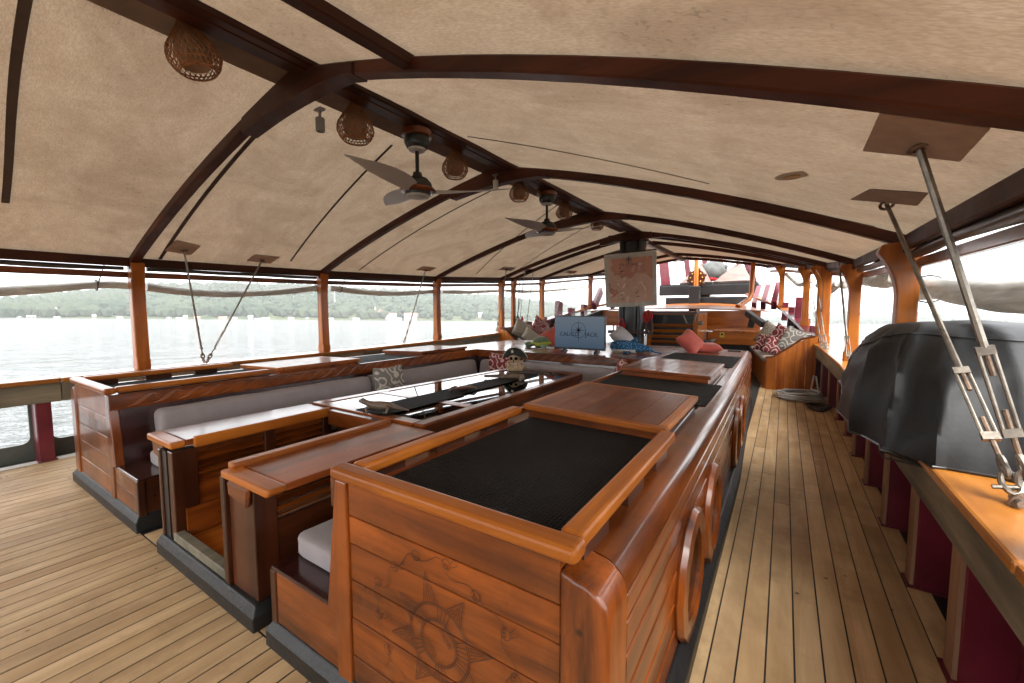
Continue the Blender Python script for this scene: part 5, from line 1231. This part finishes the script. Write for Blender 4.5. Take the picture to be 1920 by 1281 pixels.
MB().tube([a+Vector((0, 0, .012)), a+d*.55+Vector((0, 0, .024))], .007, 7).build('barrel', RUST, T); MB().tube([a+d*.72+Vector((0, -.03, .0)), a+d*.78+Vector((0, -.07, 0)), a+d*.86+Vector((0, -.04, 0))], .004, 5).build('trigger_guard', RUST, T)

# ================================================================ BLACK COVERED BUNDLE ON THE RAIL
FOOT = [(3.17, 2.62), (3.10, 3.0), (3.09, 3.6), (3.13, 4.10), (3.24, 4.22), (3.33, 4.08), (3.36, 3.80), (3.62, 3.72), (3.95, 3.55), (4.02, 3.1), (3.98, 2.6), (3.80, 2.42), (3.55, 2.37), (3.30, 2.42)]
TOPF = [(3.37, 3.16), (3.32, 3.30), (3.28, 3.50), (3.25, 3.86), (3.28, 3.94), (3.32, 3.90), (3.38, 3.66), (3.52, 3.58), (3.66, 3.50), (3.76, 3.40), (3.76, 3.26), (3.70, 3.18), (3.58, 3.12), (3.44, 3.12)]
def loopat(P, u):
    k = (u % 1)*len(P); i = int(k) % len(P); f = k-int(k); f = f*f*(3-2*f)*.5+f*.5; a, b = Vector(P[i]), Vector(P[(i+1) % len(P)]); return a.lerp(b, f)
def cover(u, v):
    lo, hi = loopat(FOOT, u), loopat(TOPF, u); t = min(1, v/.86)
    s = t**1.25; p = lo.lerp(hi, s); cen = Vector((3.52, 3.25))
    ztop = 1.43-.22*max(0, (p.y-3.45)/.5)**1.2-.10*max(0, (3.5-p.x)/.35)**2*max(0, min(1, (p.y-2.9)))
    zb = .842 if p.x > 3.27 else .842-.03*math.sin((p.y-2.5)*2)
    if lo.y > 3.7 and lo.x < 3.3: zb = .95
    z = zb+(ztop-zb)*math.sin(t*math.pi/2)**.92
    fold = .060*((1-abs(math.sin(u*math.pi*9+1.3*math.sin(u*19)+v*1.6)))**1.6-.35)*(1-t)**.35*min(1, v*4+.3)+.030*(1-abs(noise.noise(Vector((u*15+v*2.2, v*2.6, 7)))))**7*(1-.5*t)+.022*noise.noise(Vector((u*26, v*2.2, 2)))*(1-.6*t)
    out = (p-cen).normalized(); bulge = .05*math.sin(math.pi*min(1, t*1.0))**1.2
    p = p+out*(fold+bulge)
    if v > .86: k = (v-.86)/.14; p = p.lerp(Vector((3.50, 3.38)), k*.97); z += .008*math.sin(k*3.1)+.012*noise.noise(Vector((p.x*6, p.y*6, 0)))*math.sin(k*math.pi)
    return Vector((p.x, p.y, z))
CV = thing('covered_bundle', 'large black vinyl covered bundle lashed on the side rail', 'cover', (3.5, 3.1, .84))
MB().grid(140, 34, cover, cu=True).build('vinyl_cover', VINYL, CV, smooth=True, ang=80)
STIT = plain('vinyl_stitching', (.03, .03, .032), .6)
def seam(us, vs_, n=40):
    pts = []
    for k in range(n+1):
        t = k/n; u = us[0]+(us[1]-us[0])*t; v = vs_[0]+(vs_[1]-vs_[0])*t+.06*math.sin(t*math.pi)*vs_[2]
        q = cover(u, v); e = (Vector((q.x, q.y))-Vector((3.52, 3.3))).normalized()*.003; pts.append(q+Vector((e.x, e.y, .002)))
    return MB().tube(pts, .0035, 5)
seam((.76, .99), (.55, .62, 0)).build('seam', STIT, CV); seam((-.02, .16), (.62, .35, 1)).build('seam', STIT, CV)
mb = MB(); mb.tube([cover(u/60, .0)+Vector((0, 0, -.004)) for u in range(60)], .006, 5, closed=True); mb.build('hem_cord', BLACK, CV)
cb = thing('lashing_cord', 'tangled black cord with blue clip under the cover edge', 'cord', (3.2, 2.9, .8)); mb = MB()
for k in range(4): mb.tube([Vector((3.16, 3.25-k*.05, .84)), Vector((3.20, 3.0-k*.06, .79-.02*k)), Vector((3.25, 2.8-k*.05, .77)), Vector((3.29, 2.62-k*.04, .80)), Vector((3.30, 2.5, .838))], .005, 5)
mb.build('cord', BLACK, cb); q = PX(1641, 829, 3.17); MB().ball(q, (.015, .03, .012), 8, 6).build('clip', plain('blue_clip', (.03, .05, .22), .5), cb)

# ================================================================ SOFAS
def sofa(sx, label):
    T = thing('sofa', label, 'sofa', (sx*2.9, 8.5, 0)); Y0, Y1 = 8.52, 12.0
    def xf(y): return 2.49-.155*(y-8.5)
    def xb(y): return hw(y)-.14
    poly = [(sx*a, b) for a, b in ((2.62, dz(8.5)-.01), (xb(8.5)+.02, dz(8.5)-.01), (xb(8.5)+.02, 1.05), (3.00, .99), (2.84, .84), (2.60, .66), (2.50, .645), (2.50, dz(8.5)-.01))]
    n = 5; xs = [2.505+i*(xb(8.5)+.02-2.505)/n for i in range(n+1)]
    def topz(x): return lerp([(2.5, .645), (2.60, .66), (2.84, .84), (3.0, .99), (3.25, 1.05)], x)
    for a, b in zip(xs, xs[1:]): MB().prism([(sx*(a+.001), dz(8.5)-.01), (sx*(b-.001), dz(8.5)-.01), (sx*(b-.001), topz(b)), (sx*(a+.001), topz(a))], 1, Y0, Y0+.035).build('end_panel', WO['z'], T, bev=.002)
    MB().tube([(sx*x, Y0+.017, topz(x)+.012) for x in (2.49, 2.60, 2.72, 2.84, 3.0, 3.18)], .022, 8, flat=.7).build('end_capping', WD['x'], T, smooth=True)
    m = 7
    for k in range(m):
        a, b = Y0+.04+(Y1-Y0-.04)*k/m, Y0+.04+(Y1-Y0-.04)*(k+1)/m
        MB().hexa([(sx*xf(a), a+.001, dz(a)-.01), (sx*(xf(a)+.03), a+.001, dz(a)-.01), (sx*(xf(b)+.03), b-.001, dz(b)-.01), (sx*xf(b), b-.001, dz(b)-.01), (sx*xf(a), a+.001, .57), (sx*(xf(a)+.03), a+.001, .57), (sx*(xf(b)+.03), b-.001, .57+.02), (sx*xf(b), b-.001, .57+.02)]).build('front_panel', WO['z'], T, bev=.002)
    mb = MB(); mb.grid(8, 2, lambda u, v: (lambda y: (sx*(xf(y)+.03+(xb(y)-xf(y)-.03)*v), y, .56+.02*u))(Y0+.04+(Y1-Y0-.05)*u)); mb.build('seat_board', WD['y'], T)
    mb = MB(); mb.grid(8, 2, lambda u, v: (lambda y: (sx*(xb(y)-.02-.12*(1-v)), y, .56+.5*v))(Y0+.04+(Y1-Y0-.05)*u)); mb.build('back_board', W['y'], T)
    mb = MB(); mb.grid(8, 2, lambda u, v: (lambda y: (sx*(xb(y)-.02+.14*v), y, 1.06+.05*u))(Y0+.04+(Y1-Y0-.05)*u)); mb.build('back_ledge', WD['y'], T)
    mb = MB()
    def sc(u, v):
        y = Y0+.05+(Y1-Y0-.1)*u; a = 2*math.pi*v; xc = (xf(y)+xb(y)-.1)/2; hx = (xb(y)-.1-xf(y)+.04)/2; cc, ss = math.cos(a), math.sin(a)
        rip = .008*math.sin(u*(Y1-Y0)*46); e = min(1, min(u, 1-u)*30+.6)
        return (sx*(xc+math.copysign(abs(cc)**.4, cc)*hx*e), y, .615+.02*u+(math.copysign(abs(ss)**.4, ss)*.05+rip*abs(ss))*e)
    mb.grid(120, 22, sc, cv=True); mb.f.append(tuple(range(22))); mb.f.append(tuple(119*22+k for k in range(21, -1, -1)))
    tag(mb.build('seat_cushion', plain('taupe_cushion_cloth', (.40, .34, .31), .85, 0, 0, 8, .1, .3), smooth=True, ang=70), ('ribbed taupe seat cushion on the sofa by the hose' if sx > 0 else 'ribbed taupe seat cushion on the sofa behind the television'), 'cushion')
sofa(1, 'built-in orange plank sofa with patterned pillows beside the hose'); sofa(-1, 'built-in orange plank sofa behind the television, along the seaward rail')
def sp_(px, py, X, w, rot, m, label, s):
    q = PX(px, py, X); pillow(tuple(q), w, w, .16, rot, m, label, s)
pillow((2.90, 8.93, .93), .47, .47, .17, (-24, 20, -24), IKG, 'grey medallion pillow at the near end of the sofa beside the hose', 11)
pillow((2.62, 9.0, .84), .36, .36, .15, (-32, 12, -14), IKR, 'small wine red medallion pillow leaning in front on the sofa by the hose', 12)
pillow((2.72, 9.3, .95), .47, .47, .16, (-20, 26, -28), IKR, 'tall red patterned pillow in the middle of the sofa row', 13)
pillow((2.46, 9.45, .85), .36, .36, .16, (-30, 8, -20), IKR, 'wine red pillow at the forward end of the sofa row', 14)
pillow((2.52, 9.85, .98), .48, .48, .16, (-20, 24, -30), IKB, 'beige speckled pillow at the forward end of the sofa row', 15)
pillow((-2.95, 9.15, .99), .50, .50, .16, (-14, 30, 62), IKB, 'beige speckled pillow standing on the sofa behind the turtle', 16)
pillow((-2.62, 9.05, .83), .42, .42, .15, (-34, 38, 48), IKB, 'smaller beige pillow slumped against the standing one', 17)
pillow((-2.85, 9.95, 1.02), .52, .52, .16, (-14, 34, 62), IKR, 'red patterned pillow peeking over the television corner', 18)
pillow((-2.7, 11.0, 1.08), .48, .48, .16, (-12, 40, 62), IKB, 'cream pillow tip showing above the television', 19)

# ================================================================ HOSE
T = thing('hose_coil', 'coiled clear grey hose lying on the deck before the sofa', 'hose', (3.0, 7.95, dz(8))); rnd = random.Random(5); pts = []; 
for k in range(8*26):
    a = k/26*2*math.pi; L_ = k//26; r_ = .27+.035*math.sin(L_*2.4)+.03*math.sin(a*2+L_); z = dz(8)+.014+.013*L_+.006*math.sin(a*3+L_*1.7)
    pts.append((3.0+r_*math.cos(a)+.02*math.sin(L_*1.9), 7.95+r_*math.sin(a)*1.05+.02*math.cos(L_*2.7), z))
MB().tube(pts, .0125, 8).build('coil', HOSE, T, smooth=True)
e = Vector(pts[-1]); MB().tube([e, e+Vector((.0, -.12, .06)), Vector((3.14, 8.0, .25)), Vector((3.17, 8.05, .46)), Vector((3.20, 8.1, .44)), Vector((3.24, 7.9, .16))], .0125, 8).build('riser', HOSE, T, smooth=True)
T = thing('black_rope_heap', 'flat heap of black rope at the foot of a stanchion', 'rope', (3.2, 7.3, dz(7.3))); mb = MB()
for k in range(6): mb.tube([(3.2+(.09+.012*k)*math.cos(a), 7.35+(.22-.015*k)*math.sin(a), dz(7.3)+.014+.008*k) for a in [j*.4 for j in range(16)]], .012, 6)
mb.build('rope', ROPE, T)
# ================================================================ FOREDECK AND BOW
# louvred deck house behind the mast
T = thing('louvred_deck_house', 'small louvred wooden deck house forward of the mast', 'deck house', (.6, 9.7, 0)); Y0 = 9.65
xa, xb_ = PY(1212, 650, Y0).x, PY(1307, 640, Y0).x; zt_, zbm = PY(1260, 611, Y0).z, .2
for x in (xa, xb_-.09): MB().box(x, x+.09, Y0, Y0+.09, .15, PY(1300, 602, Y0).z).build('post', WO['z'], T, bev=.005)
MB().box(xa+.09, xb_-.09, Y0+.05, Y0+.07, .15, zt_+.25).build('backing', BLACK, T)
n = 8
for k in range(n):
    z = .28+(zt_-.28)*k/(n-1); MB().bar((xa+.091, Y0+.035, z), (xb_-.091, Y0+.035, z), .085, .014, (0, .75, .66)).build('slat', WO['x'], T)
MB().box(xa+.03, xb_-.02, Y0+.01, Y0+1.3, zt_+.27, zt_+.31).build('roof_board', WD['x'], T, bev=.005)
for k in range(4): MB().box(xb_-.03, xb_+.0, Y0+.1+k*.3, Y0+.395+k*.3, .2, zt_+.268).build('side_plank', WO['z'], T, bev=.003)
T2 = thing('bent_steel_pipe', 'bright bent steel pipe standing on the louvred house', 'pipe', tuple(PY(1305, 606, 9.7)))
MB().tube([PY(1308, 578, 9.7), PY(1303, 600, 9.7), PY(1306, 606, 9.7), PY(1318, 606, 9.7)], [.02, .02, .03, .055], 8).build('pipe', STEEL, T2, smooth=True); MB().tube([PY(1281, 591, 9.7), PY(1288, 607, 9.7)], .018, 6).build('rod', STEEL, T2)
# low platform step with plinth
T = thing('deck_platform', 'orange plank platform with yellow label before the foredeck', 'platform', (1.6, 10.6, .5)); YP2 = 10.7
zp = 1.02; xs = [.95+.2*k for k in range(8)]
for a, b in zip(xs, xs[1:]):
    MB().box(a+.001, b-.001, YP2-(.0 if a > 1.2 else -.7), 12.2, zp-.04, zp).build('top_plank', WO['y'], T, bev=.002)
MB().box(1.25, 2.33, YP2+.02, YP2+.05, .70, zp-.04).build('front_board', WO['x'], T, bev=.004); MB().box(1.22, 1.25, YP2+.02, YP2+.75, .55, zp-.041).build('side_board', W['y'], T)
MB().box(1.2, 2.3, YP2+.2, 12.1, .2, .7).build('core', BLACK, T)
q = PY(1354, 628, YP2+.018); MB().box(q.x-.05, q.x+.045, YP2+.012, YP2+.019, q.z-.06, q.z+.06).build('warning_label', YELL, T)
MB().box(q.x-.02, q.x+.02, YP2+.0095, YP2+.0118, q.z-.01, q.z+.03).build('label_mark', CHAR, T)
T = thing('deck_locker', 'small open locker box with pale rim beside the louvred house', 'locker', (1.2, 10.2, .3))
for (a, b, c_, d_) in ((.98, 1.0, 9.9, 10.6), (1.40, 1.44, 9.9, 10.6), (1.0, 1.40, 9.9, 9.94), (1.0, 1.40, 10.56, 10.6)): MB().box(a, b, c_, d_, .3, .80).build('side', WD['y'], T)
for (a, b, c_, d_) in ((1.395, 1.46, 9.88, 10.62), (.99, 1.394, 9.88, 9.95)): MB().box(a, b, c_, d_, .801, .825).build('rim', GREYC, T, bev=.004)
MB().ball((1.12, 10.25, .66), (.09, .09, .07), 12, 8).build('tin_lid', STEEL, T, smooth=True); MB().lathe([(.08, .0), (.08, .12), (0, .12)], 16, (1.14, 10.2, .56)).build('tin', WHITEP, T, smooth=True)
MB().box(1.0, 1.4, 9.94, 10.56, .32, .56).build('bottom', BLACK, T)
# raised foredeck
FZ = 1.47
T = thing('foredeck', 'raised orange plank foredeck behind the platform', 'foredeck', (0, 12.2, 1.2))
for k in range(1): MB().box(-2.3, 2.25, 12.2, 12.24, 1.02, 1.47).build('front_board', WO['x'], T, bev=.003)
n = 16
for k in range(n):
    u0, u1 = -1+2*k/n, -1+2*(k+1)/n
    q4 = []
    for (u, y) in ((u0, 12.18), (u1, 12.18), (u1, 16.6), (u0, 16.6)): q4.append((u*(min(hw(y), 2.5)-.1), y, FZ+.045*(y-12.2)+.07*(1-u*u)))
    MB().hexa([(a, b, c_-.03) for a, b, c_ in q4]+q4).build('top_plank', WO['y'], T, bev=.002)
# knees (grey-black) and raked maroon timbers at the bow
for sx in (-1, 1):
    T = thing('bow_bulwark', ('raked maroon bow timbers and rail beyond the sofa' if sx > 0 else 'raked maroon bow timbers and rail on the seaward side'), 'bulwark', (sx*2.6, 11, 1))
    for k in range(22):
        a, b = 9.55+k*.42, 9.55+(k+1)*.42
        def zr(y): return lerp([(9.5, 1.02), (10.2, 1.12), (11, 1.28), (13, 1.62), (16, 2.02), (19, 2.4)], y)
        if k < 16:
            MB().hexa([(sx*(hw(a)-.10), a+.004, zr(a)-.07), (sx*(hw(a)+.14), a+.004, zr(a)-.07), (sx*(hw(b)+.14), b-.004, zr(b)-.07), (sx*(hw(b)-.10), b-.004, zr(b)-.07), (sx*(hw(a)-.10), a+.004, zr(a)), (sx*(hw(a)+.14), a+.004, zr(a)), (sx*(hw(b)+.14), b-.004, zr(b)), (sx*(hw(b)-.10), b-.004, zr(b))]).build('rail_cap', MAROON if k < 6 else WO['y'], T, bev=.006)
        if k < 6: MB().hexa([(sx*(hw(a)+.08), a+.004, .3), (sx*(hw(a)+.13), a+.004, .3), (sx*(hw(b)+.13), b-.004, .3), (sx*(hw(b)+.08), b-.004, .3), (sx*(hw(a)+.08), a+.004, zr(a)-.071), (sx*(hw(a)+.13), a+.004, zr(a)-.071), (sx*(hw(b)+.13), b-.004, zr(b)-.071), (sx*(hw(b)+.08), b-.004, zr(b)-.071)]).build('side_panel', MAROON, T)
    for y in (9.9, 10.6, 11.3, 12.0, 12.7): # timber heads
        h = hw(y); tall = 1.0 if y == 11.3 else .30
        MB().bar((sx*(h+.03), y, zr(y)-.35), (sx*(h+.03+.02), y+.12*tall, zr(y)+.08+.34*tall*(1 if tall > .5 else .2)), .13, .30, (0, 1, 0)).build('timber_head', MAROON, T, bev=.012, seg=2)
    for y, l_ in ((13.2, 1), (14.1, .9), (15.0, .8)):
        h = hw(y); o = MB().bar((sx*(h-.1), y-.25, 1.6), (sx*(h-.02), y+.55, 2.15), .13, .26, (0, -.5, .8)).build('raked_timber', MAROON, T, bev=.012, seg=2)
    MB().bar((sx*1.95, 12.15, 1.42), (sx*2.35, 11.3, 1.15), .12, .15).build('knee', BLACKP, T, bev=.01); MB().bar((sx*2.1, 11.85, 1.33), (sx*2.05, 11.85, 1.05), .10, .14).build('knee', BLACKP, T)
    # lean posts at the end of the awning
    q = hw(14.3)
for sx in (-1, 1):
    T = thing('awning_end_post', ('orange post with bent foot carrying the awning end beside the beanbags' if sx > 0 else 'orange post with bent foot carrying the awning end behind the map poster'), 'post', (sx*1.95, 14.2, 1.6), 'posts at the forward awning end')
    MB().tube([(sx*1.62, 13.5, 1.58), (sx*1.86, 14.1, 1.80), (sx*1.90, 14.2, 2.0), (sx*1.92, 14.2, 2.92)], .07, 10).build('post', WO['z'], T, smooth=True)
    for z in (1.66, 1.76): MB().ball((sx*(1.72+(z-1.66)), 13.60+(z-1.66)*2, z+.04), .02, 8, 6).build('bolt', BLACK, T)
# centre post with wheel emblem, samson post
T = thing('bow_post', 'slim orange post standing on the black samson post', 'post', (0, 16.2, 2.4)); b0 = PY(1305, 537, 16.2)
MB().tube([PY(1305, 538, 16.2), PY(1306, 469, 16.2)], .075, 10).build('shaft', WO['z'], T, smooth=True)
T = thing('samson_post', 'square black samson post at the bow', 'samson post', (b0.x, 16.1, 1.5)); a = PY(1293, 537, 16.1); b = PY(1311, 585, 16.1)
MB().box(a.x, b.x, 16.0, 16.3, 1.45, a.z).build('timber', BLACK, T, bev=.02, seg=2); MB().box(a.x-.02, b.x+.02, 15.99, 16.31, a.z-.10, a.z-.06).build('band', BLACKP, T)
T = thing('round_wheel', 'dark wooden wheel with brass studs behind the bow post', 'wheel', tuple(PY(1306, 521, 16.5))); c = PY(1306, 521, 16.5)
MB().lathe([(.10, -.03), (.28, -.03), (.30, 0), (.28, .03), (.10, .03), (.10, -.03)], 16, c, axis=1).build('rim', WD['x'], T)
for k in range(8): a = k*math.pi/4; MB().ball(c+Vector((.20*math.cos(a), -.035, .20*math.sin(a))), .032, 8, 6).build('stud', BRASS, T)
for k in range(6): a = k*math.pi/3+.3; MB().ball(c+Vector((.30*math.cos(a), 0, .30*math.sin(a))), (.06, .04, .06), 8, 6).build('knob', WD['x'], T)
# bow platform
T = thing('bow_platform', 'black timber bow platform carrying the pale beanbags', 'platform', (.3, 17, 2.0)); YB = 16.75
for (y0, y1, xl, xr, nm) in ((534, 553, 1236, 1422, 'upper_beam'), (557, 572, 1248, 1400, 'lower_beam')):
    a, b = PY(xl, y0, YB), PY(xr, y1, YB); MB().box(a.x, b.x, YB, YB+.25, PY(1330, y1, YB).z, PY(1330, y0, YB).z).build(nm, BLACK, T, bev=.02, seg=2)
for k in range(10): a0 = PY(1236, 533, YB).x; w_ = (PY(1422, 533, YB).x-a0)/10; MB().box(a0+k*w_+.003, a0+(k+1)*w_-.003, YB+.02, 19.5, PY(1330, 534, YB).z+.002, PY(1330, 534, YB).z+.04).build('plank', BLACKP, T)
MB().box(PY(1290, 560, YB).x, PY(1330, 560, YB).x, YB+.1, YB+2, 1.6, PY(1330, 553, YB).z).build('stem', BLACK, T)
ZB = PY(1330, 534, YB).z+.04
def beanbag(px0, px1, tip, label, yy, m, name='beanbag', seed=0):
    a, b, t = PY(px0, 533, yy), PY(px1, 533, yy), PY(tip[0], tip[1], yy); mb = MB()
    cx, rx = (a.x+b.x)/2, (b.x-a.x)/2
    def f(u, v):
        an = 2*math.pi*u; k = (1-v)**.78 if v > .12 else (.86+.14*math.sin(v/.12*math.pi/2)); k = max(k, .03); cc = Vector((cx, yy+.5, ZB)).lerp(Vector((t.x, yy+.5, t.z)), v)
        w = 1+.012*math.sin(v*26+3*math.sin(an*2+seed))+.05*noise.noise(Vector((math.cos(an)*1.5, math.sin(an)*1.5, v*5+seed)))
        return (cc.x+math.copysign(abs(math.cos(an))**.7, math.cos(an))*rx*k*w, cc.y+math.copysign(abs(math.sin(an))**.7, math.sin(an))*.5*k*w, cc.z)
    mb.grid(40, 26, f, cu=True); n = len(mb.v); mb.f.append(tuple(k*26+25 for k in range(40))); T = thing(name, label, 'beanbag', (cx, yy+.5, ZB)); mb.build('bag', m, T, smooth=True, ang=70)
    MB().tube([Vector((t.x-.06, yy+.5, t.z)), Vector((t.x+.06, yy+.5, t.z+.03)), Vector((t.x+.1, yy+.5, t.z-.02))], .03, 7).build('handle', m, T, smooth=True)
beanbag(1268, 1332, (1310, 495), 'pale pink beanbag on the bow platform behind the wheel', 16.95, PINKC, seed=1)
beanbag(1330, 1412, (1383, 491), 'large pale pink beanbag on the bow platform near the end post', 16.95, PINKC, seed=4)
T = thing('stuff_sack', 'bulging grey sail sack with red lining between the beanbags', 'sack', tuple(PY(1339, 512, 17.6))); c = PY(1339, 507, 17.6)
MB().ball(c, (.46, .3, .36), 22, 15, lambda v: v*(1+.14*noise.noise(v*4))).build('sack', GREYC, T, smooth=True); MB().tube([c+Vector((0, 0, .28)), c+Vector((0, 0, .42)), c+Vector((.02, 0, .5))], [.12, .07, .11], 9).build('neck', GREYC, T, smooth=True); MB().ball(c+Vector((-.02, -.12, -.33)), (.20, .1, .09), 12, 8).build('lining', REDC, T, smooth=True)
MB().tube([c+Vector((0, 0, .45)), PY(1334, 465, 17.6), PY(1330, 400, 17.6)], .02, 6).build('halyard', ROPE, T)
for k, (px, py, tp) in enumerate(((1362, 500, 468), (1383, 492, 470))):
    T = thing('halyard', ['rope falling to a small block beside the grey sack', 'thin rope falling to the tip of the large beanbag'][k], 'rope', tuple(PY(px, py, 17.3))); MB().tube([PY(px, py-4, 17.3), PY(px-6+3*k, tp, 17.3), PY(px-14, tp-60, 17.3)], .018, 6).build('line', ROPE, T); MB().ball(PY(px, py, 17.3), (.06, .05, .09), 10, 7).build('block', GREYC, T, smooth=True)
# maroon rail posts with ropes at the bow
T = thing('bow_rail', 'maroon bow rail posts strung with dark ropes', 'rail', (0, 18.5, 2.5)); tops = [(1240, 487, 1246, 552, 17.2), (1248, 486, 1253, 535, 17.2), (1287, 484, 1291, 520, 18.0), (1321, 481, 1322, 505, 18.6), (1350, 478, 1352, 494, 19.0), (1398, 487, 1410, 525, 17.9), (1404, 489, 1414, 530, 17.6)]
for (x0, y0, x1, y1, yy) in tops: MB().bar(PY(x0, y0, yy), PY(x1, y1, yy), .19, .16, (0, 1, 0)).build('rail_post', MAROON, T, bev=.02, seg=2)
for dy in (3, 18, 33):
    mb = MB()
    for (a, b) in zip(tops[1:5], tops[2:5]):
        p0, p1 = PY(a[0], a[1]+dy, a[4]), PY(b[0], b[1]+dy, b[4]); mb.tube([p0, (p0+p1)/2-Vector((0, 0, .06)), p1], .018, 6)
    mb.build('rope', ROPE, T)
# lamps under the end of the ridge
for k, (px, py) in enumerate(((1258, 475), (1275, 474), (1293, 476))):
    p = PY(px, py, 13.2); T = thing('glass_lamp', ['caged glass lamp under the ridge end, the one next to the map poster', 'caged glass lamp between the two others under the ridge end', 'caged glass lamp under the ridge end, against the slim bow post'][k], 'lamp', tuple(p), 'caged lamps at the forward ridge end')
    MB().lathe([(.0, .10), (.07, .10), (.11, .04), (.12, -.02), (.08, -.08), (0, -.10)], 14, p).build('globe', CURT, T, smooth=True); mb = MB()
    for j in range(6): a = j*math.pi/3; mb.tube([p+Vector((.08*math.cos(a), .08*math.sin(a), .11)), p+Vector((.13*math.cos(a), .13*math.sin(a), 0)), p+Vector((.07*math.cos(a), .07*math.sin(a), -.1))], .008, 5)
    mb.tube([p+Vector((0, 0, .1)), Vector((p.x, p.y, roof(p.x, p.y)-.06))], .02, 6); mb.build('cage', RAFT['z'], T)

# ================================================================ SEA HAZE
zz = [seaz(sx*4000, sy*4000) for sx in (-1, 1) for sy in (-1, 1)]
hb = MB().box(-4050, 4050, -4050, 4050, min(zz)-1.5, max(max(zz)+2, 160))
m = bpy.data.materials.new('sea_haze'); m.use_nodes = True; nt = m.node_tree; nt.nodes.remove(nt.nodes['Principled BSDF'])
pv = nt.nodes.new('ShaderNodeVolumePrincipled'); pv.inputs['Color'].default_value = (.93, .95, .96, 1); pv.inputs['Density'].default_value = .0003; pv.inputs['Anisotropy'].default_value = .2
nt.links.new(pv.outputs[0], nt.nodes['Material Output'].inputs['Volume'])
tag(hb.build('haze', m), 'pale sea haze filling the air over the water', 'haze', kind='stuff')
